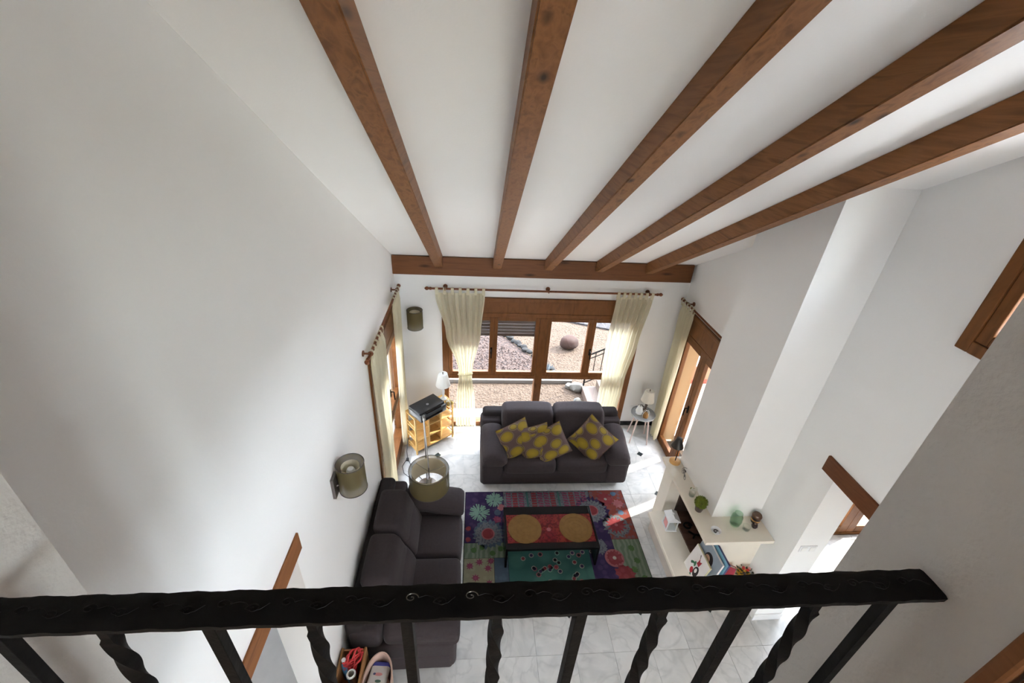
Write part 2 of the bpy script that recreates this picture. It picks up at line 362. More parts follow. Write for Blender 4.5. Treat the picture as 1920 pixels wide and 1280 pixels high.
# the room goes on under the loft, with an invented glazed end that lets in daylight
struct('floor_under_loft', box(XL, XR, -2.7, .3, -.15, 0), 'marble'); struct('wall_under_loft_left', box(XL-.25, XL, -2.7, YN, -.15, 2.45), 'white_plaster'); struct('wall_under_loft_right', box(XR, XR+.28, -2.7, YN, -.15, 2.45), 'white_plaster')
struct('wall_under_loft_back', wallgrid('y', -2.85, -2.7, XL-.25, XR+.28, -.15, lambda u: 2.45, [(-.7, 2.5, -.15, 2.2)]), 'white_plaster')
# loft room behind the camera
struct('floor_loft', box(-2.6, 3.03, -2.7, .29, 2.45, 2.65), 'pale_wood')
struct('wall_loft_back', wallgrid('y', -2.75, -2.6, -2.6, 3.03, 2.65, lambda u: 5.3, [(.45, 1.75, 3.1, 4.7)]), 'white_plaster')
struct('wall_loft_left', box(-2.6, -2.45, -2.7, .29, 2.65, 5.3), 'white_plaster')
struct('wall_loft_right', box(2.9, 3.03, -2.7, .29, 2.65, 5.3), 'white_plaster')
t1 = sempty('trim_1', (.813, .15, 2.65))
obj('casing', box(.804, .86, .262, .2895, 2.66, 4.8, .006), 'lintel_wood', t1); obj('door_leaf', box(.815, .86, -.45, .258, 2.67, 4.75, .006), 'dark_lintel_wood', t1)
# exterior cladding so the outside reads ochre
struct('wall_exterior_right', box(XR+.281, XR+.30, 4.83, YF+.14, -.15, 2.5), 'ochre_plaster')
struct('wall_exterior_jamb', box(XR+.055, XR+.281, 4.815, 4.8295, -.1, 2.05), 'ochre_plaster')
# room beyond the right opening
struct('wall_dining_back', wallgrid('y', 3.06, 3.2, XR+.28, 6.0, -.15, lambda u: 2.5, [(3.45, 5.4, -.15, 2.1)]), 'white_plaster')
struct('wall_dining_right', box(6.0, 6.15, .2, 3.2, -.15, 2.5), 'white_plaster')
struct('wall_dining_front', box(XR+.28, 6.0, .2, .35, -.15, 2.5), 'white_plaster')
struct('ceiling_dining', box(XR+.281, 6.15, .2, 3.2, 2.5, 2.62), 'ceiling_plaster')
# corridor beyond the left doorway
struct('wall_hall_left', wallgrid('x', -2.4, -2.3, .3, 2.6, -.15, lambda u: 2.5, [(1.2, 2.1, -.15, 2.1)]), 'white_plaster'); struct('wall_hall_back', box(-2.3, XL-.25, 2.5, 2.6, -.15, 2.5), 'white_plaster')
struct('ceiling_hall', box(-2.4, XL-.251, .3, 2.6, 2.5, 2.6), 'ceiling_plaster'); struct('wall_hall_front', box(-2.3, XL-.25, .3, .4, -.15, 2.5), 'white_plaster')

# ------------------------------------------------------------------ floor: marble tiles with black inserts
floor = struct('floor', bx(box(XL-1.35, XR+3.3, .3, 3.2, -.15, -.012), XL-.01, XR+.01, 3.2, YF+.01, -.15, -.012), 'grout')
TS, GX, GY, CUT = .353, .955, 2.289, .048
def has_ins(i, j): return i % 2 == 0 and j % 2 == 0     # grid corners that carry an insert
tcache = {}
for i in range(-6, 15):
    for j in range(-6, 8):
        x0, y0 = GX+i*TS, GY+j*TS; x1, y1 = x0+TS, y0+TS
        lo, hi, yb, yt = XL, XR, YN, YF
        if y1 < 3.06+.3: hi = 6.0
        if y1 < 2.2: lo = -2.3
        if x0 > XR+.02: yt = 3.06
        if x0 > XR+2.6: continue
        if x0 < XL-.02 and (x1 > XL or y0 > 1.7): lo = -2.3 if y0 < 1.7 else XL
        cx0, cx1, cy0, cy1 = max(x0, lo), min(x1, hi), max(y0, yb), min(y1, yt)
        if x0 < XR < x1 and y0 > 2.1: cx1 = min(cx1, XR)
        if x0 < XL < x1 and y1 > 1.7: cx0 = max(cx0, XL)
        if cx1-cx0 < .03 or cy1-cy0 < .03: continue
        g = .0011; full = (cx0, cx1, cy0, cy1) == (x0, x1, y0, y1)
        cor = (has_ins(i, j), has_ins(i+1, j), has_ins(i+1, j+1), has_ins(i, j+1))
        key = cor if full else None
        if key in tcache and key is not None: me = tcache[key]
        else:
            a, b_, c_, d_ = cx0-x0+g, cx1-x0-g, cy0-y0+g, cy1-y0-g; poly = []; k = CUT
            full4 = [(a, c_), (b_, c_), (b_, d_), (a, d_)]
            for q, (px, py) in enumerate(full4):
                if cor[q] and full:
                    sx = 1 if q in (0, 3) else -1; sy = 1 if q in (0, 1) else -1
                    pp = [(px+sx*k, py), (px, py+sy*k)]
                    if q in (0, 2): pp = pp[::-1]
                    poly += pp
                else: poly.append((px, py))
            me = mesh('tile', prism(poly, -.012, 0), 'marble')
            if key is not None: tcache[key] = me
        obj('tile', me, 'marble', floor, loc=(x0, y0, 0))
ins = None; k = CUT-.004
for i in range(-6, 8, 2):
    for j in range(-6, 8, 2):
        x, y = GX+i*TS, GY+j*TS
        if not (XL+.05 < x < XR-.05 and YN+.05 < y < YF-.05): continue
        if ins is None: ins = mesh('insert_tile', prism([(-k, 0), (0, -k), (k, 0), (0, k)], -.012, .0004), 'insert_black')
        obj('insert_tile', ins, 'insert_black', floor, loc=(x, y, 0))
struct('baseboard_back', box(2.24, XR, YF-.012, YF, 0, .075), 'baseboard_black'); struct('baseboard_back_left', box(XL, -.415, YF-.012, YF, 0, .075), 'baseboard_black')
struct('baseboard_right', bx(box(XR-.012, XR, 4.83, YF-.012, 0, .075), XR-.012, XR, 3.40, 3.56, 0, .075), 'baseboard_black')
struct('baseboard_left', bx(box(XL, XL+.012, 4.83, YF-.012, 0, .075), XL, XL+.012, 1.6, 3.46, 0, .075), 'baseboard_black')
struct('baseboard_jamb', box(XR-.012, XR+.28, 2.155, 2.17, 0, .085, .004), 'white_gloss')

# ------------------------------------------------------------------ ceiling beams
RX = [(-.410, -.430), (.197, .265), (.826, .888), (1.456, 1.518), (2.092, 2.145)]
RL = ['dark pine rafter nearest the long plain left wall', 'dark pine rafter running up the ceiling, second from left wall', 'dark knotty pine rafter in the middle of the sloping ceiling',
      'dark pine rafter between the middle one and the chimney rafter', 'dark pine rafter passing just in front of the chimney breast']
for (xa, xb), lb in zip(RX, RL):
    hw = .05; ya, yb = .542, YF-.07; dx = (xb-xa)/(4.95-1.4); f = lambda y: xa+dx*(y-1.4)
    bm = bmesh.new(); V = []
    for y in (ya, yb):
        z = ceilz(y)
        for (sx, dz) in ((-hw, -.14), (hw, -.14), (hw, .004), (-hw, .004)): V.append(bm.verts.new((f(y)+sx, y, z+dz)))
    for q in ((0, 1, 2, 3), (7, 6, 5, 4), (0, 4, 5, 1), (1, 5, 6, 2), (2, 6, 7, 3), (3, 7, 4, 0)): bm.faces.new([V[i] for i in q])
    bmesh.ops.bevel(bm, geom=list(bm.edges), offset=.006, segments=2, affect='EDGES')
    cl = Vector((f(.6), .6, ceilz(.6)-.07)); o = obj('ceiling_beam', bm, 'beam_wood'); tag(o, lb, 'beam', 'sloping ceiling rafters')
pl = obj('wall_plate_beam', box(XL+.001, XR-.04, YF-.075, YF+.001, 2.37, 2.60, .006), 'plate_wood'); tag(pl, 'long dark wooden beam lying across the window wall under the rafters', 'beam')
o = obj('door_lintel', box(XL-.24, XL+.012, .66, 1.66, 1.965, 2.10, .004), 'lintel_wood'); tag(o, 'orange brown wooden lintel over the doorway in the left wall', 'lintel')
o = obj('door_lintel', box(XR-.02, XR+.27, .80, 2.29, 1.90, 2.04, .004), 'dark_lintel_wood'); tag(o, 'dark brown wooden lintel over the opening right of the fireplace', 'lintel')

# ------------------------------------------------------------------ windows
def glazing(parent, name, x0, x1, z0, z1, y, sw=.05, d=.05, handle=None):
    """a sash with frame and pane (local coords: x along wall, y outwards)"""
    bm = bmesh.new()
    bx(bm, x0, x0+sw, y, y+d, z0, z1, .006); bx(bm, x1-sw, x1, y, y+d, z0, z1, .006)
    bx(bm, x0+sw, x1-sw, y, y+d, z0, z0+sw, .006); bx(bm, x0+sw, x1-sw, y, y+d, z1-sw, z1, .006)
    s = obj(name, bm, 'frame_wood', parent, world=False)
    obj('pane', box(x0+sw-.005, x1-sw+.005, y+d*.45, y+d*.45+.004, z0+sw-.005, z1-sw+.005), 'window_glass', s, world=False)
    if handle:
        hx, hz = handle; bm = box(hx-.012, hx+.012, y-.012, y, hz-.05, hz+.05, .004); tube([(hx, y-.01, hz+.02), (hx, y-.045, hz+.02), (hx, y-.05, hz-.09)], .008, 8, bm)
        obj('handle', bm, 'black_iron', s, world=False)
    return s
def cassette(parent, x0, x1, z0, z1, y=-.02, d=.08):
    bm = box(x0, x1, y, y+d, z0, z1, .008); bx(bm, x0, x1, y-.012, y, z1-.05, z1, .006)
    obj('shutter_box', bm, 'frame_wood', parent, world=False)
# window_1: back wall, four sashes above a rail and two fixed panes below
W1 = sempty('window_1', (0, YF, 0)); F = -.02
bm = bmesh.new()
bx(bm, -.412, -.335, F, .10, -.02, 1.86, .006); bx(bm, 2.16, 2.237, F, .10, -.02, 1.86, .006); bx(bm, -.335, 2.16, F, .10, 1.80, 1.86, .006); bx(bm, -.335, 2.16, F, .10, -.02, .07, .006)
bx(bm, .86, .965, F, .10, .07, 1.80, .006); bx(bm, -.335, .86, F, .10, .845, .905, .006); bx(bm, .965, 2.16, F, .10, .845, .905, .006)
obj('window_frame', bm, 'frame_wood', W1, world=False)
cassette(W1, -.412, 2.237, 1.861, 2.073)
for (a, b_, h) in ((-.335, .26, (.235, 1.3)), (.26, .86, None), (.965, 1.565, None), (1.565, 2.16, (1.585, 1.3))): glazing(W1, 'sash', a, b_, .905, 1.80, F-.005+.01, .052, .055, h)
for (a, b_) in ((-.335, .86), (.965, 2.16)): obj('pane', box(a, b_, .03, .034, .07, .845), 'window_glass', W1, world=False)
for i in range(7): obj('shutter_slat', box(-.335, .86, .075, .09, 1.80-.047*(i+1)+.004, 1.80-.047*i, .003), 'slat_brown', W1, world=False)
obj('window_sill', box(-.40, 2.23, .105, .38, -.06, .0, .006), 'white_matte', W1, world=False)
# window_2: left wall (local x along world -y)
W2 = sempty('window_2', (XL, 4.83, 0), R(90)); Wd = 1.37    # local x -> world y
W2.location = (XL, 3.46, 0)
bm = bmesh.new()
for a in (0, Wd-.07): bx(bm, a, a+.07, F, .10, -.02, 1.80, .006)
bx(bm, .07, Wd-.07, F, .10, 1.74, 1.80, .006); bx(bm, .07, Wd-.07, F, .10, -.02, .17, .006); bx(bm, .07, Wd-.07, F, .10, .78, .85, .006)
obj('window_frame', bm, 'frame_wood', W2, world=False); cassette(W2, 0, Wd, 1.801, 2.068)
glazing(W2, 'sash', .07, .685, .85, 1.74, F+.005, .06, .055); glazing(W2, 'sash', .685, Wd-.07, .85, 1.74, F+.005, .06, .055, (.715, 1.2))
obj('pane', box(.07, Wd-.07, .03, .034, .17, .78), 'window_glass', W2, world=False)
# window_3: glazed door in the right wall
W3 = sempty('door_1', (XR, 4.81, 0), R(-90)); Wd = 1.24
bm = bmesh.new()
for a in (0, Wd-.05): bx(bm, a, a+.05, F, .09, -.02, 1.79, .006)
bx(bm, .05, Wd-.05, F, .09, 1.75, 1.79, .006); bx(bm, .05, Wd-.05, F, .09, -.02, .03, .004)
obj('door_frame', bm, 'frame_wood', W3, world=False); cassette(W3, 0, Wd, 1.791, 2.058)
glazing(W3, 'door_leaf', .05, .57, .03, 1.75, F+.005, .075, .055); glazing(W3, 'door_leaf', .57, Wd-.05, .03, 1.75, F+.005, .075, .055, (.60, .95))
# high window on the right wall
W4 = sempty('window_3', (XR, 1.97, 3.2), R(-90)); Wd = 1.37
bm = bmesh.new()
for a in (0, Wd-.07): bx(bm, a, a+.07, -.015, .10, 0, .95, .006)
bx(bm, .07, Wd-.07, -.015, .10, 0, .07, .006); bx(bm, .07, Wd-.07, -.015, .10, .88, .95, .006)
obj('window_frame', bm, 'frame_wood', W4, world=False)
glazing(W4, 'sash', .07, Wd/2, .07, .88, -.005, .065, .055); glazing(W4, 'sash', Wd/2, Wd-.07, .07, .88, -.005, .065, .055)
# door to the terrace in the dining room
W5 = sempty('door_2', (3.45, 3.06, 0)); Wd = 1.95
bm = bmesh.new()
for a in (0, Wd-.06): bx(bm, a, a+.06, .01, .10, -.02, 2.09, .006)
bx(bm, .06, Wd-.06, .01, .10, 2.03, 2.09, .006); bx(bm, .06, Wd-.06, .01, .10, -.02, .03, .004)
obj('door_frame', bm, 'frame_wood', W5, world=False)
glazing(W5, 'door_leaf', .06, Wd/2, .03, 2.03, .015, .10, .055); glazing(W5, 'door_leaf', Wd/2, Wd-.06, .03, 2.03, .015, .10, .055)

W7 = sempty('added_door_4', (-2.4, 1.2, 0), R(90))  # unseen glazed door added to brighten the hall
glazing(W7, 'door_leaf', 0, .9, 0, 2.1, .0, .08, .05)
W8 = sempty('added_window_4', (.45, -2.7, 3.1))  # unseen window added behind the camera for extra daylight
for i in range(2): glazing(W8, 'sash', i*.65, i*.65+.65, 0, 1.6, .0, .07, .05)
W6 = sempty('added_door_3', (-.7, -2.8, 0)); Wd = 3.2  # invented glazed doors under the loft, a daylight source for the room
bm = bmesh.new()
for a in (0, Wd-.06): bx(bm, a, a+.06, -.03, .06, -.02, 2.19, .006)
bx(bm, .06, Wd-.06, -.03, .06, 2.13, 2.19, .006); bx(bm, .06, Wd-.06, -.03, .06, -.02, .03, .004)
obj('door_frame', bm, 'frame_wood', W6, world=False)
for i in range(4): glazing(W6, 'door_leaf', .06+i*.77, .06+(i+1)*.77, .03, 2.13, -.02, .07, .05)

# ------------------------------------------------------------------ railing in the loft opening
ra = thing('balcony_railing', 'black wrought iron railing with twisted and plain bars across the loft opening', 'railing', (.04, .40, 2.65))
RZ = 3.60
bm = bmesh.new(); n = 150; x0, x1 = -.732, .812; tops = []
for i in range(n+1):
    x = x0+(x1-x0)*i/n; wv = .0009*math.sin(i*.9)+.0004*math.sin(i*2.3+1); dz = .0007*math.sin(i*1.9)
    prof = [(.374-wv*.5, -.012), (.373-wv, -.002), (.378-wv, 0+dz), (.4, .0015), (.421+wv, 0+dz), (.427+wv, -.002), (.426+wv, -.012)]
    tops.append([bm.verts.new((x, y, RZ+z)) for y, z in prof])
for a, b_ in zip(tops, tops[1:]):
    for k in range(7): bm.faces.new((a[k], a[(k+1) % 7], b_[(k+1) % 7], b_[k]))
bm.faces.new(tops[0]); bm.faces.new(tops[-1])
obj('handrail', bm, 'black_iron', ra, True)
def spiral(cx, cy, s, fl):
    return [(cx+fl*s*(1-i/22)*math.cos(i*.42), cy+s*.72*(1-i/22)*math.sin(i*.42), RZ+.0014) for i in range(20)]
xs = x0+.03; k = 0
while xs < x1-.05:
    pts = spiral(xs, .40+(.004 if k % 2 else -.004), .0115, 1 if k % 2 else -1)
    tail = [(xs+(.0115 if k % 2 else -.0115)+(.006+.005*q)*(1 if k % 2 else -1)*0+.011*q, .40+.008*math.sin(q*1.2)*(1 if k % 2 else -1), RZ+.0012) for q in range(1, 4)]
    sc_ = obj('scroll', tube(pts[::-1], .0009, 5), 'worn_iron' if -.15 < xs < .05 and k % 2 else 'black_iron', ra, True)
    obj('scroll', tube([pts[0]]+tail, .0008, 5), 'black_iron', ra, True); xs += .047; k += 1
def twisted(x):
    bm = bmesh.new(); rings = []; h = .0095; nseg = 150
    for i in range(nseg+1):
        z = RZ-.012-(RZ-.012-2.72)*i/nseg; d = RZ-.012-z
        ang = 0 if d < .055 else min((d-.055)*math.pi*2/.32, math.pi*2*2.3)
        s = h*(1.34 if 0 < d-.055 < .74 else 1.0)
        rings.append([bm.verts.new((x+s*math.cos(ang+math.pi/4+q*math.pi/2)*1.1, .40+s*math.sin(ang+math.pi/4+q*math.pi/2)*1.1, z)) for q in range(4)])
    for a, b_ in zip(rings, rings[1:]):
        for q in range(4): bm.faces.new((a[q], a[(q+1) % 4], b_[(q+1) % 4], b_[q]))
    bm.faces.new(rings[0]); bm.faces.new(rings[-1]); return bm
for i, x in enumerate((-.702, -.555, -.400, -.248, -.100, .046, .187, .330, .475, .610, .75)):
    if i % 2: obj('twisted_baluster', twisted(x), 'black_iron', ra, True)
    else: obj('plain_baluster', box(x-.0095, x+.0095, .3905, .4095, 2.72, RZ-.011, .001), 'black_iron', ra)
obj('bottom_rail', box(x0, x1, .38, .42, 2.708, 2.72), 'black_iron', ra)
for x in (x0+.08, x1-.08): obj('foot', box(x-.01, x+.01, .39, .41, 2.65, 2.71), 'black_iron', ra)

# ------------------------------------------------------------------ fireplace
fp = thing('fireplace', 'white chimney breast with cream stone mantel and low hearth on right wall', 'fireplace', (2.5, 2.98, 0))
CX0, CY0, CY1, MZ = 2.28, 2.62, 3.36, .93
bm = bmesh.new(); V = []
for (x, y) in ((CX0, CY0), (XR-.001, CY0), (XR-.001, CY1), (CX0, CY1)): V.append(bm.verts.new((x, y, MZ))); V.append(bm.verts.new((x, y, ceilz(y)+.003)))
bm.faces.new(V[0::2]); bm.faces.new(V[1::2])
for i in range(4): a, b_ = i*2, ((i+1) % 4)*2; bm.faces.new((V[a], V[b_], V[b_+1], V[a+1]))
obj('chimney_breast', bm, 'white_plaster', fp)
def mantelprof(z0, z1, e): return prism([(2.10-e, 3.41+e*.2), (2.10-e, 2.35-e), (XR-.002, 2.35-e), (XR-.002, 3.41+e*.2)], z0, z1)
obj('mantel_shelf', mantelprof(.895, .93, .0), 'mantel_stone', fp); obj('mantel_moulding', mantelprof(.87, .895, -.02), 'mantel_stone', fp); obj('mantel_moulding', mantelprof(.845, .87, -.045), 'mantel_stone', fp)
obj('far_pier', box(2.16, XR-.002, 3.20, 3.39, 0, .845, .004), 'mantel_stone', fp)
obj('near_pier', box(2.33, XR-.002, 2.455, 2.54, .0, .845, .004), 'mantel_stone', fp)
obj('hearth_base', box(2.06, XR-.002, 2.27, 3.20, 0, .25, .004), 'hearth_stone', fp); obj('hearth_slab', box(2.0, XR-.002, 2.215, 3.20, .25, .30, .008), 'mantel_stone', fp)
obj('hearth_moulding', box(2.03, XR-.002, 2.243, 3.20, .225, .25, .006), 'hearth_stone', fp)
fb = obj('firebox', bx(bx(bx(box(XR-.06, XR-.003, 2.52, 3.2, .30, .845), 2.30, XR-.06, 3.18, 3.2, .30, .845), 2.30, XR-.06, 2.52, 2.54, .3, .845), 2.26, XR-.06, 2.54, 3.18, .825, .845), 'soot', fp)
brick = None
for j in range(9):
    y = 2.545+j*.0705
    for i in range(2):
        x = 2.262+i*.215-(.05 if j % 2 else 0); xa, xb = max(x, 2.262), min(x+.208, XR-.065)
        bm = box(xa, xb, y, y+.066, .30, .325, .003); obj('brick', bm, 'firebrick', fb)
for k_ in range(7):
    z = .335+k_*.07
    for i in range(3): 
        ya = 2.55+i*.21+(.1 if k_ % 2 else 0); yb = min(ya+.2, 3.175)
        if yb-ya > .03: obj('brick', box(XR-.075, XR-.058, ya, yb, z, z+.064, .003), 'firebrick', fb)

# ------------------------------------------------------------------ sofas
def sofa(name, label, W, D, aw, loc, rz, two=True, sw=None):
    """local: x along width, front at y=0, back at y=D"""
    s = thing(name, label, 'sofa', loc, rz, None)
    obj('base', cushion(0, W, .015, D-.02, .05, .27, .03, None, 3), 'sofa_fabric', s, True, False)
    obj('plinth', box(.04, W-.04, .06, D-.06, 0, .05), 'black_matte', s, False, False)
    for sd_ in (0, 1):
        a0, a1 = (0, aw) if sd_ == 0 else (W-aw, W); sg = 1 if sd_ == 0 else -1
        obj('arm', cushion(a0+.004, a1-.004, -.012, D-.03, .05, .44, .05, None, 4), 'sofa_fabric', s, True, False)
        def df(u, v, w_, p):
            p = p.copy(); q = (1-v)/2
            p.z += .05*(1-u*u)*(1 if w_ > 0 else 0) - .055*q*q + (.02 if v > .2 else 0); p.x += sg*.03*q*(1 if w_ > -.2 else .4); return p
        obj('arm_pad', cushion(a0-.012, a1+.01, -.045, D*.66, .43, .57, .06, df, 6), 'sofa_fabric', s, True, False)
        obj('arm_back_pad', cushion(a0-.006, a1-.004, D*.67, D-.03, .42, .63, .05, None, 4), 'sofa_fabric', s, True, False)
    obj('back_frame', cushion(.02, W-.02, D-.16, D, .05, .70, .05, None, 4), 'sofa_fabric_dark', s, True, False)
    iw = (W-2*aw)/2
    for i in range(2):
        x0_ = aw+i*iw
        def ds(u, v, w_, p):
            p = p.copy(); p.z += (.022*(1-u**4)*(1-v**4) if w_ > 0 else 0); p.y -= .012*(1-u*u)*(1 if v < 0 else 0); return p
        obj('seat_cushion', cushion(x0_+.004, x0_+iw-.004, -.025, D-.28, .25, .43, .05, ds, 6), 'sofa_fabric', s, True, False)
        def db(u, v, w_, p):
            p = p.copy(); t_ = (p.z+.19)/.38
            bulge = .03*math.sin(max(0, min(1, t_))*math.pi)
            p.y += (-bulge if v < 0 else 0) + .16*(t_-.5); p.z += .012*(1-u*u)*(1 if w_ > 0 else 0)
            return p
        obj('lower_back_cushion', cushion(x0_+.004, x0_+iw-.004, D-.40, D-.20, .40, .66, .05, db, 6), 'sofa_fabric', s, True, False)
        def dh(u, v, w_, p):
            p = p.copy(); p.y += .10*(p.z/.26); p.z += .015*(1-u*u)*(1 if w_ > 0 else 0); p.y += (.004*math.sin(u*26) if (w_ > .3 and v < .3) else 0); return p
        obj('head_cushion', cushion(x0_-.02 if i == 0 else x0_+.004, x0_+iw-.004 if i == 0 else x0_+iw+.02, D-.36, D-.10, .56, .82, .065, dh, 8), 'sofa_fabric', s, True, False)
    return s
sofa('sofa', 'charcoal fabric two-seat sofa with yellow patterned cushions in front of the big window', 1.865, .79, .285, (.111, 3.83, 0), 0)
# left sofa faces +x : local front (-y) -> world +x
sofa('sofa', 'charcoal fabric two-seat sofa standing along the plain left wall', 1.56, .845, .30, (-.115, 1.85, 0), R(90))

# ------------------------------------------------------------------ throw pillows
def pillow(label, loc, rx, ry, rz, s=.40):
    bm = bmesh.new(); n = 14; G = {}
    for side in (1, -1):
        for i in range(n+1):
            for j in range(n+1):
                u, v = 2*i/n-1, 2*j/n-1; edge = abs(u) == 1 or abs(v) == 1
                if edge and side == -1: G[(side, i, j)] = G[(1, i, j)]; continue
                t_ = ((1-u*u)*(1-v*v))**.5; pin = .07
                x = u*(1-pin*(1-v*v))*s/2; y = v*(1-pin*(1-u*u))*s/2
                z = side*t_*.075+.006*math.sin(5*u+3*v+loc[0]*9)*t_+.012*math.sin(3*u-2*v)*.6
                G[(side, i, j)] = bm.verts.new((x, y, z))
        for i in range(n):
            for j in range(n):
                q = [G[(side, i, j)], G[(side, i+1, j)], G[(side, i+1, j+1)], G[(side, i, j+1)]]
                bm.faces.new(q if side == 1 else q[::-1])
    p = thing('throw_pillow', label, 'cushion', loc, 0, 'yellow leaf-print cushions on the sofa'); 
    p.rotation_euler = (Matrix.Rotation(rz, 3, 'Z') @ Matrix.Rotation(rx, 3, 'X') @ Matrix.Rotation(ry, 3, 'Z')).to_euler()
    obj('cover', bm, 'lemon_print', p, True, False)
    e = [(s/2*a*(1-.07*(1-b_*b_)), s/2*b_*(1-.07*(1-a*a)), .012*math.sin(3*a-2*b_)*.6+.006*math.sin(5*a+3*b_+loc[0]*9)*0) for a, b_ in [(-1+2*i/10, -1) for i in range(10)]+[(1, -1+2*i/10) for i in range(10)]+[(1-2*i/10, 1) for i in range(10)]+[(-1, 1-2*i/10) for i in range(10)]]
    obj('piping', tube(e, .004, 5, closed=True), 'jar_brown', p, True, False)
    return p
pillow('yellow and mauve leaf cushion against the left sofa arm', (.545, 4.05, .60), R(56), R(14), R(16), .42)
pillow('yellow and mauve leaf cushion squeezed in the middle of three', (.775, 4.00, .61), R(58), R(20), R(-10), .40)
pillow('foremost yellow and mauve leaf cushion in middle of the sofa', (.965, 3.965, .62), R(60), R(24), R(2), .41)
pillow('tilted yellow leaf cushion alone on the right seat', (1.50, 4.02, .625), R(55), R(-36), R(-14), .45)

# ------------------------------------------------------------------ rug
RGX0, RGX1, RGY0, RGY1 = -.07, 1.905, 2.375, 3.765
rug = thing('rug', 'multicoloured patchwork rug of purple, teal and red squares under the table', 'rug', ((RGX0+RGX1)/2, (RGY0+RGY1)/2, 0))
obj('backing', cushion(RGX0, RGX1, RGY0, RGY1, 0, .008, .004, None, 2), 'pile_dark', rug)
def uv(u, v): return RGX0+u*(RGX1-RGX0), RGY1-v*(RGY1-RGY0)
def patch(u0, u1, v0, v1, mat, nm='patch', z=.0):
    a, b_ = uv(u0, v1); c_, d_ = uv(u1, v0); obj(nm, box(a+.002, c_-.002, b_+.002, d_-.002, .006+z, .0105+z), mat, rug)
for p in ((0.003, .235, .004, .51, 'pile_purple'), (.003, .24, .51, .64, 'pile_sage'), (.003, .165, .64, .997, 'pile_cream'), (.165, .24, .64, .997, 'pile_slate'),
          (.78, .997, .004, .505, 'pile_orange'), (.69, .84, .27, .84, 'pile_purple', 'patch', .0007), (.84, .997, .505, .997, 'pile_sage'), (.24, .74, .55, .997, 'pile_teal'),
          (.24, .69, .27, .55, 'pile_redmix'), (.74, .84, .84, .997, 'pile_slate')): patch(*p)
patch(.235, .779, .004, .27, 'pile_grey')
# stripes of the upper band
for i in range(13):
    u = .252+i*.0395
    if i in (3, 8): patch(u+.006, u+.020, .008, .262, 'pile_teal', 'stripe', .001); continue
    x_, y_ = uv(u, .26); n_ = 9
    bm = bmesh.new()
    for q in range(n_):
        h_ = .34/n_; yy = y_+q*h_
        if i % 3 == 1: prism([(x_, yy+.002), (x_+.06, yy+.002), (x_+.06, yy+h_-.008), (x_, yy+h_-.008)], .0100, .0125, bm)
        else: prism([(x_, yy+.012), (x_+.06, yy), (x_+.06, yy+h_-.016), (x_, yy+h_-.004)], .0100, .0125, bm)
    obj('chevron_stripe', bm, 'pile_red' if i % 3 == 1 else 'pile_magenta', rug)
def star(cx, cy, r0_, r1_, n_, z0, z1, jit=0, bm=None):
    pts = []
    for i in range(2*n_):
        r_ = r1_ if i % 2 else r0_; r_ *= 1+random.uniform(-jit, jit); a = math.pi*i/n_; pts.append((cx+r_*math.cos(a), cy+r_*math.sin(a)))
    return prism(pts, z0, z1, bm)
def motif(nm, cx, cy, layers):
    for i, (kind, r0_, r1_, n_, mat) in enumerate(layers):
        z0 = .0100; z1 = .0122+.0012*i
        obj(nm, star(cx, cy, r0_, r1_, n_, z0, z1, .0 if kind == 'd' else .12), mat, rug)
def urchin(cx, cy, r_):
    bm = bmesh.new()
    for i in range(26):
        a = i*2.399; c0 = random.uniform(.0, .45)*r_; L = random.uniform(.75, 1.0)*r_; w_ = .012
        d = Vector((math.cos(a+.9*(i % 3-1)), math.sin(a+.9*(i % 3-1)))); st = Vector((math.cos(a), math.sin(a)))*c0; nrm = Vector((-d.y, d.x))*w_*.7
        e = Vector((math.cos(a), math.sin(a)))*L
        nrm = Vector((-(e-st).y, (e-st).x)).normalized()*w_*.65
        prism([(cx+q.x, cy+q.y) for q in (st+nrm, st-nrm, e-nrm, e+nrm)], .0100, .0118+.00006*i, bm)
    obj('urchin_motif', bm, 'pile_mint', rug)
urchin(.097, 3.452, .135); urchin(.285, 3.64, .115)
motif('rosette', .198, 3.165, [('s', .19, .165, 22, 'pile_slate'), ('s', .16, .13, 20, 'pile_grey'), ('d', .075, .073, 18, 'pile_pink'), ('d', .062, .060, 18, 'pile_red')])
motif('rosette', 1.455, 3.455, [('s', .21, .18, 24, 'pile_purple'), ('s', .175, .14, 22, 'pile_grey'), ('d', .075, .073, 18, 'pile_pink'), ('d', .062, .060, 18, 'pile_red')])
motif('rosette', 1.694, 3.248, [('s', .16, .14, 18, 'pile_grey'), ('s', .125, .08, 14, 'pile_red'), ('d', .02, .02, 10, 'pile_pink')])
motif('rosette', 1.56, 2.836, [('d', .105, .105, 20, 'pile_pink'), ('s', .09, .075, 14, 'pile_red'), ('d', .02, .02, 10, 'pile_ivory')])
motif('rosette', 1.63, 2.655, [('s', .11, .09, 12, 'pile_red')]); motif('rosette', 1.66, 3.62, [('s', .11, .085, 12, 'pile_red'), ('d', .018, .018, 8, 'pile_ivory')])
motif('rosette', 1.42, 2.98, [('s', .10, .085, 18, 'pile_grey')]); motif('rosette', 1.80, 3.55, [('s', .07, .05, 9, 'pile_pink')]); motif('rosette', 1.78, 3.70, [('s', .04, .03, 8, 'pile_blue')])
motif('rosette', 1.80, 3.42, [('d', .035, .035, 12, 'pile_blue')])
motif('rosette', .315, 3.45, [('d', .04, .038, 12, 'pile_slate')]); motif('rosette', .31, 3.35, [('s', .055, .04, 9, 'pile_magenta')]); motif('rosette', .36, 3.52, [('s', .05, .04, 9, 'pile_pink')])
for (x, y) in ((-.03, 3.24), (-.03, 3.10)): motif('rosette', x+.005, y, [('s', .032, .026, 8, 'pile_red')])
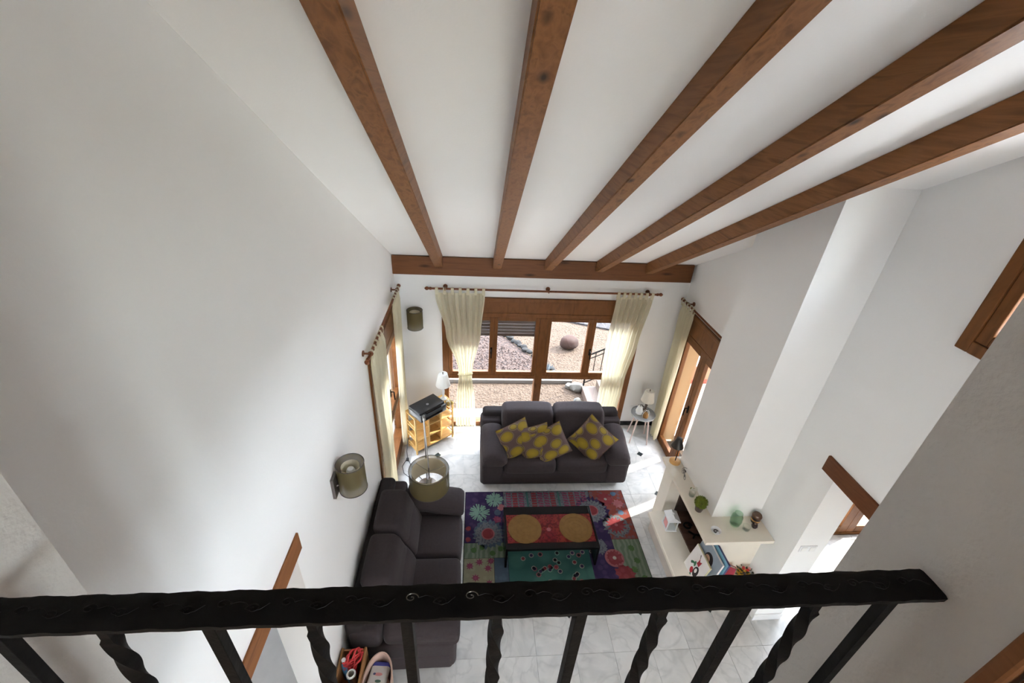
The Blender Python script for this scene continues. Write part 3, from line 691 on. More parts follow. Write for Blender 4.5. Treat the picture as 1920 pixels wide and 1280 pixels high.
for (x, y) in ((.04, 2.97), (.13, 3.0), (.24, 2.93), (.33, 2.98)): motif('green_dot', x, y, [('s', .034, .028, 9, 'pile_green')])
for (x, y) in ((.0, 2.79), (.10, 2.83), (.19, 2.76), (.06, 2.66), (.20, 2.60), (.0, 2.55), (.13, 2.48), (.22, 2.84)): motif('small_flower', x, y, [('s', .045, .022, 8, 'pile_magenta')])
for (x, y) in ((1.78, 2.95), (1.80, 2.80), (1.74, 2.70), (1.82, 2.60)): motif('green_dot', x, y, [('s', .04, .03, 9, 'pile_green')])
random.seed(11)
for i in range(44):
    x, y = random.gauss(.95, .24), random.uniform(2.42, 2.93)
    if not .44 < x < 1.35: continue
    motif('eye_dot', x, y, [('d', .026, .026, 10, random.choice(['pile_ivory', 'pile_pink', 'pile_mint', 'pile_ivory'])), ('d', .017, .017, 9, random.choice(['pile_red', 'pile_dark', 'pile_dark', 'pile_purple']))])

# ------------------------------------------------------------------ coffee table
ct = thing('coffee_table', 'low black gloss coffee table with a red printed top on the rug', 'table', (.848, 3.02, 0))
TX0, TX1, TY0, TY1, TZ, RT = .36, 1.335, 2.76, 3.28, .31, .0115
for (a, b_) in ((TX0, TX0+.022), (TX1-.022, TX1)): obj('side_panel', box(a, b_, TY0, TY1, RT, TZ, .002), 'black_gloss', ct)
obj('top_board', box(TX0+.022, TX1-.022, TY0, TY1, TZ-.032, TZ-.004, .002), 'black_gloss', ct)
obj('printed_panel', box(TX0+.024, TX1-.024, TY0+.07, TY1-.105, TZ-.004, TZ-.001), 'red_print', ct)
obj('edge_strip', box(TX0+.022, TX1-.022, TY0, TY0+.07, TZ-.004, TZ, .001), 'black_gloss', ct); obj('edge_strip', box(TX0+.022, TX1-.022, TY1-.105, TY1, TZ-.004, TZ, .001), 'black_gloss', ct)
obj('medallion', star(.83, 2.985, .028, .019, 8, TZ-.001, TZ+.0006), 'pile_pink', ct)
for cx, lb in ((.575, 'round tan woven placemat on the left half of the black table'), (1.125, 'round tan woven placemat on the right half of the black table')):
    pm = thing('placemat', lb, 'placemat', (cx, 3.0, TZ-.001), 0, 'round placemats on the coffee table')
    obj('disc', lathe([(0, 0), (.178, 0), (.178, .004), (.172, .005), (0, .005)], 40), 'placemat', pm, True, False)
    for r_ in (.05, .09, .13, .165): obj('woven_ring', tube([(r_*math.cos(i*2*math.pi/32), r_*math.sin(i*2*math.pi/32), .005) for i in range(32)], .0016, 4, closed=True), 'placemat', pm, False, False)

# ------------------------------------------------------------------ curtain rods and curtains
def rod(label, a, b_, brs, wall):
    a, b_ = Vector(a), Vector(b_); d = (b_-a).normalized(); t_ = thing('curtain_rod', label, 'curtain rod', (a+b_)/2)
    obj('pole', tube([a, b_], .013, 10), 'rod_wood', t_, True)
    for e, s in ((a, -1), (b_, 1)):
        q = [e+d*s*k_ for k_ in (-.01, .012, .02, .035, .05, .062, .075)]
        obj('finial', tube(q, [.017, .02, .012, .02, .024, .018, .006], 12), 'rod_wood', t_, True)
    for k_ in brs:
        p = a+(b_-a)*k_; wv = Vector(wall); L = abs((Vector([0, 0, 0]) + wv).length); q = p+wv
        bm = tube([q, p], .009, 8); bmesh.ops.translate(bm, verts=bm.verts, vec=(0, 0, 0)); tube([q, q-wv*.12], .028, 14, bm); obj('bracket', bm, 'rod_wood', t_, True)
        obj('bracket_ring', tube([p+Vector((0, 0, .02*math.cos(i*.785)))+wv.normalized()*.02*math.sin(i*.785) for i in range(8)], .006, 6, closed=True), 'rod_wood', t_, True)
    return t_
rod('long wooden curtain rod above the big garden window', (-.53, 4.945, 2.205), (2.31, 4.945, 2.205), (.06, .51, .965), (0, YF-4.945, 0))
rod('wooden curtain rod above the window in the left wall', (-.905, 3.26, 2.24), (-.905, 4.87, 2.24), (.06, .95), (XL+.905, 0, 0))
rod('wooden curtain rod above the glazed door by the chimney', (2.665, 3.44, 2.15), (2.665, 4.90, 2.15), (.2, .93), (XR-2.665, 0, 0))
def curtain(label, a, b_, keys, folds, amp, tie=None, ztab=2.2):
    """keys: list of (z, s0, s1) = span along rod direction in metres from a, top to bottom"""
    a, b_ = Vector(a), Vector(b_); d = (b_-a).normalized(); nrm = Vector((-d.y, d.x, 0)); n = folds*10; bm = bmesh.new(); rows = []
    zs = []
    for (k0, k1) in zip(keys, keys[1:]):
        m_ = max(2, int((k0[0]-k1[0])/.07))
        for i in range(m_):
            f = i/m_; g_ = f*f*(3-2*f); zs.append(tuple(k0[q]+(k1[q]-k0[q])*(f if q == 0 else g_) for q in range(3)))
    zs.append(keys[-1])
    for ri, (z, s0, s1) in enumerate(zs):
        row = []; comp = min(1.6, (keys[0][2]-keys[0][1])/(s1-s0))
        for i in range(n+1):
            u = i/n; ph = u*folds*2*math.pi; am = amp*min(1.5, .55+.35*comp)*(0.35 if ri == 0 else 1)
            off = am*math.sin(ph+.5*math.sin(z*2))+.25*am*math.sin(ph*.37+z*1.5+1)
            uu_ = u+.25/folds*math.sin(2*ph)*.3
            p = a+d*(s0+(s1-s0)*uu_)+nrm*off; row.append(bm.verts.new((p.x, p.y, z)))
        rows.append(row)
    for r1_, r2_ in zip(rows, rows[1:]):
        for i in range(n): bm.faces.new((r1_[i], r1_[i+1], r2_[i+1], r2_[i]))
    zt = keys[0][0]; c_ = a+d*(keys[0][1]+keys[0][2])/2; t_ = thing('curtain', label, 'curtain', (c_.x, c_.y, keys[-1][0]))
    fo = obj('fabric', bm, 'curtain_voile', t_, True)
    nt_ = max(4, folds)
    for i in range(nt_):
        s = keys[0][1]+.02+(keys[0][2]-keys[0][1]-.04)*i/(nt_-1); p = a+d*s; bm = bmesh.new(); hw = .018; R_ = .019; prof = [(-.012, zt-.02), (-R_, a.z-.005), (-R_*.7, a.z+R_*.8), (0, a.z+R_*1.1), (R_*.7, a.z+R_*.8), (R_, a.z-.005), (.012, zt-.02)]
        rr_ = []
        for (o_, z) in prof: rr_.append([bm.verts.new(p+d*q*hw+nrm*o_+Vector((0, 0, z-p.z))) for q in (-1, 1)])
        for q1, q2 in zip(rr_, rr_[1:]): bm.faces.new((q1[0], q1[1], q2[1], q2[0]))
        obj('tab_loop', bm, 'curtain_voile', t_, True)
    if tie:
        z, s0, s1 = tie; c_ = a+d*(s0+s1)/2; hw = (s1-s0)/2; obj('tie_back', tube([c_+d*hw*math.cos(q*.3927)+nrm*amp*1.7*math.sin(q*.3927)+Vector((0, 0, z-a.z+.01*math.cos(q*.39))) for q in range(16)], .009, 6, closed=True), 'curtain_voile', t_, True)
    return t_
curtain('cream voile curtain tied back at the left end of the big window', (-.53, 4.945, 2.205), (2.31, 4.945, 2.205), [(2.155, .05, .66), (1.60, .17, .62), (1.0, .33, .52), (.93, .335, .515), (.5, .30, .56), (.05, .29, .58)], 7, .022, (.965, .33, .52))
curtain('cream voile curtain hanging straight at the right end of the big window', (-.53, 4.945, 2.205), (2.31, 4.945, 2.205), [(2.155, 2.32, 2.80), (1.5, 2.30, 2.74), (.9, 2.33, 2.66), (.05, 2.33, 2.62)], 7, .024)
curtain('cream curtain at the near end of the left wall window behind the lamp', (-.905, 3.26, 2.24), (-.905, 4.87, 2.24), [(2.19, .10, .60), (1.5, .14, .58), (.95, .20, .54), (.4, .19, .57), (.05, .19, .60)], 6, .026)
curtain('cream curtain at the far end of the left wall window in the corner', (-.905, 3.26, 2.24), (-.905, 4.87, 2.24), [(2.19, 1.24, 1.60), (1.4, 1.26, 1.58), (.8, 1.28, 1.52), (.05, 1.26, 1.56)], 5, .026)
curtain('cream curtain beside the glazed door near the beige table lamp', (2.665, 3.44, 2.15), (2.665, 4.90, 2.15), [(2.10, 1.16, 1.50), (1.3, 1.16, 1.46), (.7, 1.18, 1.42), (.05, 1.19, 1.40)], 5, .028)

# ------------------------------------------------------------------ wall lamps
def sconce(label, wallp, cen, nrm):
    t_ = thing('wall_lamp', label, 'wall lamp', wallp, 0, 'drum wall lamps'); w_ = Vector(wallp); c_ = Vector(cen); nrm = Vector(nrm); tang = Vector((-nrm.y, nrm.x, 0))
    bm = bmesh.new(); V = []
    for z in (-.13, .05):
        for s in (-.045, .045):
            for o_ in (0, .022): V.append(bm.verts.new(w_+tang*s+nrm*o_+Vector((0, 0, z))))
    bmesh.ops.convex_hull(bm, input=V); obj('back_plate', bm, 'steel_dark', t_)
    obj('arm', tube([w_+nrm*.01+Vector((0, 0, -.05)), Vector((c_.x, c_.y, w_.z-.05))], .009, 8), 'steel_dark', t_, True)
    R_, H_ = .097, .122
    obj('drum_shade', lathe([(R_, -H_), (R_, H_)], 36, c_, False), 'olive_organza', t_, True)
    for z in (-H_, H_): obj('rim', tube([c_+Vector((R_*math.cos(i*2*math.pi/36), R_*math.sin(i*2*math.pi/36), z)) for i in range(36)], .0028, 6, closed=True), 'jar_dark', t_, True)
    obj('liner', lathe([(R_*.66, -H_*.75), (R_*.66, H_*.78)], 30, c_, False), 'cream_liner', t_, True)
    obj('bulb', lathe([(0, -.03), (.016, -.03), (.018, 0), (.03, .03), (.032, .05), (.022, .072), (0, .08)], 16, c_), 'white_gloss', t_, True)
    obj('socket_disc', lathe([(0, -.06), (.03, -.06), (.03, -.03), (0, -.03)], 16, c_), 'cream_liner', t_, True)
    return t_
sconce('olive drum wall lamp on the plain left wall above the sofa', (XL, 2.25, 1.86), (XL+.115, 2.31, 1.85), (1, 0, 0))
sconce('small olive drum wall lamp on the window wall beside the curtain', (-.73, YF, 1.82), (-.735, YF-.115, 1.80), (0, -1, 0))

# ------------------------------------------------------------------ cantilever floor lamp
fl = thing('floor_lamp', 'slim floor lamp with an arm and olive drum shade over the sofa end', 'floor lamp', (-.545, 3.88, 0))
obj('base', lathe([(0, 0), (.12, 0), (.12, .012), (.105, .02), (.02, .024), (0, .024)], 32, (-.545, 3.88, 0)), 'steel_dark', fl, True)
obj('pole', tube([(-.545, 3.88, .02), (-.545, 3.88, 1.10)], .009, 12), 'brushed_steel', fl, True)
obj('collar', tube([(-.545, 3.88, 1.045), (-.545, 3.88, 1.115)], .014, 12), 'brushed_steel', fl, True)
sc_ = Vector((-.416, 3.115, 0)); obj('arm', tube([(-.545, 3.88, 1.085), (sc_.x, sc_.y, 1.085)], .0065, 10), 'brushed_steel', fl, True)
obj('stem', tube([(sc_.x, sc_.y, 1.09), (sc_.x, sc_.y, .90)], .006, 8), 'steel_dark', fl, True)
obj('bulb_holder', lathe([(0, .87), (.02, .87), (.022, .95), (0, .95)], 14, sc_), 'white_gloss', fl, True)
R_ = .195; dz0, dz1 = .835, 1.07
obj('drum_shade', lathe([(R_, dz0), (R_, dz1)], 48, sc_, False), 'olive_organza', fl, True)
obj('liner', lathe([(R_*.86, dz0+.012), (R_*.86, dz1-.012)], 44, sc_, False), 'cream_liner', fl, True)
for z in (dz0, dz1): obj('rim', tube([sc_+Vector((R_*math.cos(i*2*math.pi/44), R_*math.sin(i*2*math.pi/44), z)) for i in range(44)], .003, 6, closed=True), 'jar_dark', fl, True)
for k_ in range(3): a_ = k_*2.094+.4; obj('spoke', tube([sc_+Vector((0, 0, 1.04)), sc_+Vector((R_*.86*math.cos(a_), R_*.86*math.sin(a_), 1.05))], .002, 5), 'steel_dark', fl)

# ------------------------------------------------------------------ bamboo shelf, printer, lamp
sh = thing('shelf_unit', 'bamboo cubby shelf standing across the corner under the printer', 'shelf', (-.735, 4.40, 0), R(37.6))
SW, SD, SH = .60, .235, .62
for i in range(4):
    x = i*(SW-.022)/3
    for y in (0, SD-.022): obj('post', box(x, x+.022, y, y+.022, 0 if i in (0, 3) else .06, SH-.014, .002), 'bamboo', sh, False, False)
for z in (.06, .235, .41, .606):
    if z > .6: obj('top_board', box(-.004, SW+.004, -.004, SD+.004, SH-.016, SH, .003), 'bamboo', sh, False, False)
    else:
        obj('shelf_board', box(.002, SW-.002, .002, SD-.002, z, z+.012), 'bamboo', sh, False, False)
        for x in (.003, SW-.015): obj('side_rail', box(x, x+.012, .022, SD-.022, z+.05, z+.065), 'bamboo', sh, False, False)
for x in (SW/3, 2*SW/3): obj('divider', box(x-.004, x+.004, .024, SD-.024, .072, SH-.016), 'bamboo', sh, False, False)
pr_ = thing('printer', 'black flatbed printer with round silver badge on top of bamboo shelf', 'printer', (-.585, 4.56, SH), R(43))
obj('body', box(-.205, .205, -.14, .14, .0, .10, .014, 3), 'printer_grey', pr_, True, False); obj('scanner_lid', box(-.20, .20, -.105, .138, .098, .126, .01, 3), 'black_matte', pr_, True, False)
obj('control_panel', box(-.12, .12, -.139, -.108, .10, .116, .004), 'black_gloss', pr_, False, False); obj('badge', lathe([(0, .126), (.017, .126), (.017, .1275), (0, .1275)], 20), 'printer_logo', pr_, True, False)
obj('badge_letters', bx(bx(bx(bx(bx(bx(bx(box(-.007, -.005, -.004, .009, .1275, .1281), -.005, -.003, .001, .003, .1275, .1281), -.003, -.001, -.004, .003, .1275, .1281), .002, .004, -.009, .004, .1275, .1281), .004, .007, .002, .004, .1275, .1281), .006, .008, -.004, .003, .1275, .1281), .004, .007, -.005, -.003, .1275, .1281), -.0005, .0005, -.001, .001, .1275, .1276), 'black_matte', pr_, False, False)
obj('paper_slot', box(-.13, .13, -.144, -.138, .02, .05), 'black_gloss', pr_, False, False)
def table_lamp(label, loc, bh, r0_, r1_, h, shade_m, base='cone', base_m='white_gloss', pleats=0):
    t_ = thing('table_lamp', label, 'lamp', loc)
    obj('base', lathe([(0, 0), (.045, 0), (.045, .01), (.02, .02), (.012, .04), (.02, bh*.5), (.012, bh*.8), (.008, bh)] + [(0, bh)], 20), base_m, t_, True, False)
    n = 48; bm = bmesh.new(); A, B = [], []
    for i in range(n):
        a = 2*math.pi*i/n; f = 1+(.035 if (pleats and i % 2) else 0); A.append(bm.verts.new((r0_*f*math.cos(a), r0_*f*math.sin(a), bh-.02))); B.append(bm.verts.new((r1_*f*math.cos(a), r1_*f*math.sin(a), bh-.02+h)))
    for i in range(n): bm.faces.new((A[i], A[(i+1) % n], B[(i+1) % n], B[i]))
    obj('lamp_shade', bm, shade_m, t_, not pleats, False)
    obj('shade_ring', lathe([(r1_*.2, bh-.02+h*.93), (r1_*.97, bh-.02+h*.93), (r1_*.97, bh-.016+h*.93), (r1_*.2, bh-.016+h*.93)], 24, cap=False), shade_m, t_, True, False)
    obj('finial', lathe([(0, bh+h*.9), (.007, bh+h*.9), (.009, bh+h*.93+.01), (0, bh+h*.93+.02)], 10), 'steel_dark', t_, True, False)
    obj('stem', tube([(0, 0, bh), (0, 0, bh+h*.9)], .004, 6), 'steel_dark', t_, True, False)
    return t_
table_lamp('white pleated table lamp on the bamboo shelf behind the printer', (-.40, 4.84, SH), .25, .095, .058, .185, 'white_shade', pleats=1)
gb = thing('gift_box', 'small golden box with cream ribbon bow beside the printer', 'box', (-.318, 4.725, SH), R(30)); obj('carton', box(-.04, .04, -.035, .035, 0, .05, .003), 'gold_box', gb, False, False)
obj('ribbon', bx(box(-.042, .042, -.006, .006, 0, .0525), -.006, .006, -.037, .037, 0, .053), 'cream_shade', gb, False, False)
for s in (-1, 1): obj('bow', tube([(0, 0, .052), (s*.02, .008, .075), (s*.035, 0, .068), (s*.018, -.008, .056), (0, 0, .053)], .005, 6), 'cream_shade', gb, True, False)
cb_ = thing('power_cable', 'black power cable with plugs lying on the floor by the shelf', 'cable', (-.80, 4.2, 0))
obj('cord', tube([(-.86, 4.55, .18), (-.87, 4.42, .06), (-.85, 4.33, .006), (-.80, 4.24, .006), (-.73, 4.12, .006), (-.66, 4.02, .006), (-.58, 3.93, .008)], .005, 6), 'cable', cb_, True)
obj('plug', box(-.865, -.83, 4.29, 4.335, .002, .03, .006), 'cable', cb_); obj('switch_block', box(-.70, -.665, 4.02, 4.07, .002, .022, .005), 'cable', cb_)
obj('cord', tube([(-.86, 4.33, .006), (-.90, 4.2, .006), (-.86, 4.08, .006), (-.74, 3.97, .006), (-.62, 3.90, .006)], .004, 6), 'cable', cb_, True)

# ------------------------------------------------------------------ side table on the right with lamp and small things
stb = thing('side_table', 'round grey side table on splayed legs in the right corner', 'table', (2.425, 4.73, 0)); TH = .46
obj('tray_top', lathe([(0, TH-.018), (.165, TH-.018), (.172, TH+.012), (.166, TH+.012), (.16, TH), (0, TH)], 36, (2.425, 4.73, 0)), 'grey_paint', stb, True)
for k_ in range(4):
    a = k_*math.pi/2+.6; obj('leg', tube([(2.425+.10*math.cos(a), 4.73+.10*math.sin(a), TH-.016), (2.425+.175*math.cos(a), 4.73+.175*math.sin(a), 0)], [.013, .009], 8), 'leg_pink', stb, True)
table_lamp('beige table lamp on the round grey side table', (2.475, 4.80, TH), .20, .092, .062, .17, 'shade_fabric', base_m='steel_dark')
wl = table_lamp('tiny white lamp at the front of the grey side table', (2.365, 4.745, TH), .06, .052, .028, .085, 'white_shade')
lo = thing('lantern_cage', 'open white wire lantern with amber glass on the grey side table', 'lantern', (2.43, 4.655, TH))
obj('amber_block', lathe([(0, 0), (.035, 0), (.04, .03), (.032, .07), (0, .075)], 10), 'terracotta_amber', lo, True, False)
for k_ in range(4):
    a = k_*math.pi/2+.3; obj('wire', tube([(.05*math.cos(a), .05*math.sin(a), 0), (.06*math.cos(a), .06*math.sin(a), .06), (.03*math.cos(a), .03*math.sin(a), .11), (0, 0, .12)], .003, 6), 'white_gloss', lo, True, False)
pf = thing('trinket_box', 'small black topped box behind the lamp on the side table', 'box', (2.41, 4.83, TH)); obj('carton', box(-.03, .03, -.02, .02, 0, .06, .002), 'white_matte', pf, False, False); obj('lid', box(-.032, .032, -.022, .022, .06, .07, .002), 'black_matte', pf, False, False)
def socket(label, o_, nrm, n_=1):
    t_ = thing('wall_socket', label, 'socket', o_); nrm = Vector(nrm); tg = Vector((-nrm.y, nrm.x, 0)); o_ = Vector(o_)
    for i in range(n_):
        c_ = o_+tg*.075*(i-(n_-1)/2); bm = bmesh.new(); V = [bm.verts.new(c_+tg*s+nrm*d+Vector((0, 0, z))) for s in (-.037, .037) for d in (0, .008) for z in (-.037, .037)]; bmesh.ops.convex_hull(bm, input=V); obj('plate', bm, 'white_gloss', t_)
        bm = bmesh.new(); V = [bm.verts.new(c_+tg*s+nrm*d+Vector((0, 0, z))) for s in (-.024, .024) for d in (.008, .012) for z in (-.024, .024)]; bmesh.ops.convex_hull(bm, input=V); obj('insert', bm, 'white_matte', t_)
socket('white wall socket low on the window wall beside the side table', (2.39, YF, .33), (0, -1, 0)); socket('white double switch on the jamb of the right opening', (2.875, 2.17, 1.08), (0, -1, 0), 2)
socket('white light switch beside the doorway in the left wall', (XL, 1.74, 1.12), (1, 0, 0))

# ------------------------------------------------------------------ things on the mantel
M_ = MZ
bl = thing('desk_lamp', 'black metal desk lamp with round wooden foot on the mantel end', 'lamp', (2.205, 3.33, M_))
obj('foot', lathe([(0, 0), (.058, 0), (.058, .02), (.052, .024), (0, .024)], 28), 'pine_disc', bl, True, False)
obj('stem', tube([(0, 0, .02), (.004, .004, .10), (.004, .012, .19), (-.004, .03, .26), (-.006, .035, .29)], .0055, 8), 'black_iron', bl, True, False)
obj('lamp_shade', lathe([(.018, .31), (.03, .305), (.038, .27), (.062, .205), (.066, .195), (.062, .197), (.034, .265), (.016, .295)], 28, (-.006, .035, 0)), 'black_matte', bl, True, False)
obj('ring_handle', tube([(.035+.028*math.cos(i*.5236), .03, .29+.026*math.sin(i*.5236)) for i in range(12)], .003, 6, closed=True), 'steel_dark', bl, True, False)
bk = thing('bicycle_figurine', 'tiny wire bicycle ornament on the mantel beside the wooden lamp foot', 'ornament', (2.215, 3.13, M_), R(78))
for x in (-.045, .045): obj('wheel', tube([(x+.027*math.cos(i*.449), 0, .029+.027*math.sin(i*.449)) for i in range(14)], .0025, 5, closed=True), 'steel_dark', bk, True, False)
bm = tube([(-.045, 0, .029), (-.015, 0, .07), (.03, 0, .075), (.045, 0, .029)], .0025, 5); tube([(-.045, 0, .029), (0, 0, .03), (.03, 0, .075)], .0025, 5, bm); tube([(0, 0, .03), (-.018, 0, .085)], .0025, 5, bm); obj('frame', bm, 'steel_dark', bk, True, False)
obj('handlebar', tube([(.015, -.02, .098), (.03, 0, .092), (.015, .02, .098)], .0025, 5), 'steel_dark', bk, True, False); obj('saddle', tube([(-.03, 0, .087), (-.006, 0, .087)], .006, 6), 'jar_dark', bk, True, False)
fv = thing('flower_glass', 'small clear glass with white flowers beside the green topiary ball', 'vase', (2.19, 2.87, M_))
obj('glass_cup', lathe([(0, 0), (.026, 0), (.032, .06), (.03, .06), (.024, .004), (0, .004)], 20), 'clear_glass', fv, True, False)
for i in range(9):
    a = i*2.4; r_ = .032*math.sqrt(i/9); bm = bmesh.new(); bmesh.ops.create_icosphere(bm, subdivisions=1, radius=.014); bmesh.ops.translate(bm, verts=bm.verts, vec=(r_*math.cos(a), r_*math.sin(a), .075+.012*(i % 3))); obj('blossom', bm, 'white_flower' if i % 3 else 'leaf_green', fv, True, False)
tp = thing('topiary_ball', 'round green topiary ball in a dark pot on the mantel', 'plant', (2.185, 2.70, M_))
obj('pot', lathe([(0, 0), (.032, 0), (.042, .06), (.038, .06), (.03, .05), (0, .05)], 20), 'pot_dark', tp, True, False)
bm = bmesh.new(); bmesh.ops.create_icosphere(bm, subdivisions=3, radius=.052); random.seed(3)
for v in bm.verts: v.co *= 1+random.uniform(-.1, .05)
bmesh.ops.translate(bm, verts=bm.verts, vec=(0, 0, .108)); obj('foliage_core', bm, 'leaf_green', tp, False, False)
bm = bmesh.new()
for i in range(420):
    z = random.uniform(-1, 1); a = random.uniform(0, 6.283); d = Vector((math.sqrt(1-z*z)*math.cos(a), math.sqrt(1-z*z)*math.sin(a), z)); p = d*.052+Vector((0, 0, .108)); s = d.orthogonal().normalized(); s.rotate(Matrix.Rotation(random.uniform(0, 6), 3, d)); q = d.cross(s)
    bm.faces.new([bm.verts.new(p+x) for x in (s*.006, d*.014+q*.003, -s*.006)])
lf = obj('leaf_tufts', bm, 'leaf_green', tp, False, False); lf['kind'] = 'stuff'
bw = thing('trinket_bowl', 'white bowl with a black swirl on the mantel corner', 'bowl', (2.235, 2.455, M_)); obj('bowl', lathe([(0, 0), (.025, 0), (.042, .02), (.046, .03), (.042, .028), (.03, .01), (0, .008)], 28), 'white_gloss', bw, True, False)
obj('swirl_mark', tube([(.022*math.cos(i*.6)*(1-i/14), .022*math.sin(i*.6)*(1-i/14), .012) for i in range(11)], .004, 6), 'art_black', bw, True, False)
vs_ = thing('glass_vase', 'pale green glass vase on the mantel near the wall', 'vase', (2.455, 2.53, M_)); obj('vase_body', lathe([(0, 0), (.034, 0), (.045, .02), (.052, .07), (.048, .12), (.034, .15), (.036, .16), (.031, .16), (.029, .15), (.043, .12), (.047, .07), (.04, .022), (0, .006)], 28), 'green_glass', vs_, True, False)
tb = thing('glass_tumbler', 'low clear glass tumbler right of the green vase', 'glass', (2.538, 2.475, M_)); obj('glass_cup', lathe([(0, 0), (.028, 0), (.036, .05), (.033, .05), (.026, .005), (0, .005)], 24), 'clear_glass', tb, True, False)
jr = thing('stone_jar', 'banded brown jar with stone lid at the mantel end by wall', 'jar', (2.675, 2.56, M_)); obj('jar_body', lathe([(0, 0), (.034, 0), (.04, .03), (.038, .07), (0, .07)], 24), 'jar_dark', jr, True, False); obj('lid', lathe([(0, .07), (.042, .07), (.044, .085), (.036, .1), (0, .104)], 24), 'jar_brown', jr, True, False); obj('band', lathe([(.0405, .028), (.0415, .036), (.0405, .044)], 24, cap=False), 'pine_disc', jr, True, False)
jd = thing('lidded_pot', 'small dark round pot in front of the banded jar', 'pot', (2.635, 2.50, M_)); obj('pot', lathe([(0, 0), (.02, 0), (.027, .018), (.022, .04), (0, .042)], 18), 'jar_dark', jd, True, False); obj('lid', lathe([(0, .042), (.012, .042), (.008, .055), (0, .058)], 12), 'jar_brown', jd, True, False)

# ------------------------------------------------------------------ hearth things
HZ = .30
la = thing('lantern', 'small white house lantern with pink side panel on the hearth', 'lantern', (2.165, 3.0, HZ), R(-4))
obj('floor_plate', box(-.062, .062, -.07, .07, 0, .012, .002), 'white_gloss', la, False, False)
for x in (-.055, .045):
    for y in (-.062, .052): obj('corner_post', box(x, x+.01, y, y+.01, .012, .15), 'white_gloss', la, False, False)
obj('roof_lower', prism([(-.068, -.075), (.068, -.075), (.068, .075), (-.068, .075)], .15, .16), 'white_gloss', la, False, False)
bm = bmesh.new(); V = [bm.verts.new(p) for p in ((-.068, -.075, .16), (.068, -.075, .16), (.068, .075, .16), (-.068, .075, .16), (0, -.06, .20), (0, .06, .20))]
for f in ((0, 1, 4), (2, 3, 5), (1, 2, 5, 4), (3, 0, 4, 5), (0, 3, 2, 1)): bm.faces.new([V[i] for i in f])
obj('roof', bm, 'white_gloss', la, False, False); obj('pane', box(-.045, .045, -.058, -.055, .014, .15), 'clear_glass', la, False, False)
obj('pink_panel', box(-.058, -.054, -.045, .03, .03, .12), 'pink', la, False, False); obj('chimney', lathe([(0, .195), (.012, .195), (.012, .215), (0, .22)], 10), 'white_gloss', la, True, False)
ad = thing('firedog', 'black wrought iron firedog with a curled end in the firebox', 'firedog', (2.42, 2.85, .325))
obj('bar', tube([(2.30, 2.86, .40), (2.36, 2.84, .37), (2.62, 2.80, .37)], .012, 8), 'black_iron', ad, True); obj('curl', tube([(2.30+.05*(1-i/26)*math.cos(i*.5), 2.90+.045*(1-i/26)*math.sin(i*.5), .43) for i in range(16)], .011, 8), 'black_iron', ad, True)
for x in (2.36, 2.58): obj('foot', tube([(x, 2.83, .37), (x, 2.83, .327)], .011, 8), 'black_iron', ad, True)
obj('cross_bar', tube([(2.47, 2.62, .38), (2.47, 3.1, .38)], .010, 8), 'black_iron', ad, True)
# leaning pictures: local x width, local z up the board, leaning back
def board(name, label, cat, base, rz, lean, w_, h_, th, mface, medge):
    t_ = thing(name, label, cat, base); t_.rotation_euler = (Matrix.Rotation(rz, 3, 'Z') @ Matrix.Rotation(-lean, 3, 'X')).to_euler()
    obj('board', box(-w_/2, w_/2, 0, th, 0, h_, .002), medge, t_, False, False); obj('face', box(-w_/2+.004, w_/2-.004, -.0015, 0, .004, h_-.004), mface, t_, False, False); return t_
def flat(nm, pts, mat, par, d=.003):
    bm = bmesh.new(); a = [bm.verts.new((x, -.0015, z)) for x, z in pts]; b_ = [bm.verts.new((x, -.0015-d, z)) for x, z in pts]; n = len(pts)
    bm.faces.new(a); bm.faces.new(b_)
    for i in range(n): bm.faces.new((a[i], a[(i+1) % n], b_[(i+1) % n], b_[i]))
    obj(nm, bm, mat, par, False, False)
def ell(cx, cz, a, b_, n=18, rot=0): return [(cx+a*math.cos(i*2*math.pi/n)*math.cos(rot)-b_*math.sin(i*2*math.pi/n)*math.sin(rot), cz+a*math.cos(i*2*math.pi/n)*math.sin(rot)+b_*math.sin(i*2*math.pi/n)*math.cos(rot)) for i in range(n)]
PB = R(-90)
p3 = board('canvas_picture', 'blue canvas with a navy edge, rearmost of the leaning pictures', 'picture', (2.262, 2.43, HZ), PB, R(8), .36, .44, .018, 'canvas_blue', 'frame_navy')
p2 = board('canvas_picture', 'grey blue portrait canvas with black hair behind the white one', 'picture', (2.222, 2.435, HZ), PB, R(9), .33, .41, .016, 'canvas_grey', 'canvas_white')
flat('hair', ell(.01, .27, .062, .075), 'art_black', p2, .002); flat('face_shape', ell(-.008, .262, .036, .046), 'art_skin', p2, .004); flat('hair_lock', ell(.045, .21, .022, .05, 14, .3), 'art_black', p2, .0045)
p1 = board('canvas_picture', 'white canvas with red, black and green figures, foremost of the leaning pictures', 'picture', (2.155, 2.45, HZ), PB, R(13), .265, .30, .018, 'canvas_white', 'canvas_edge')
flat('painted_vase', ell(.035, .10, .034, .06), 'art_black', p1, .002); flat('painted_gap', ell(.03, .11, .015, .026), 'canvas_white', p1, .004); flat('painted_petal', ell(-.015, .06, .022, .034, 14, .2), 'art_red', p1, .002)
flat('painted_bloom', [(-.012, .17), (.03, .165), (.036, .235), (.012, .215), (-.006, .24), (-.004, .2)], 'art_red', p1, .002); flat('painted_leaf', ell(-.05, .13, .03, .012, 12, .6), 'art_green', p1, .002); flat('painted_leaf', ell(-.02, .145, .012, .03, 12, .2), 'art_green', p1, .003)
flat('painted_leaf', ell(-.062, .115, .012, .012, 10), 'art_black', p1, .002); flat('painted_stem', [(-.008, .24), (-.003, .24), (-.02, .275), (-.026, .27)], 'art_black', p1, .002); flat('painted_stem', ell(.0, .02, .012, .01, 8), 'art_green', p1, .002)
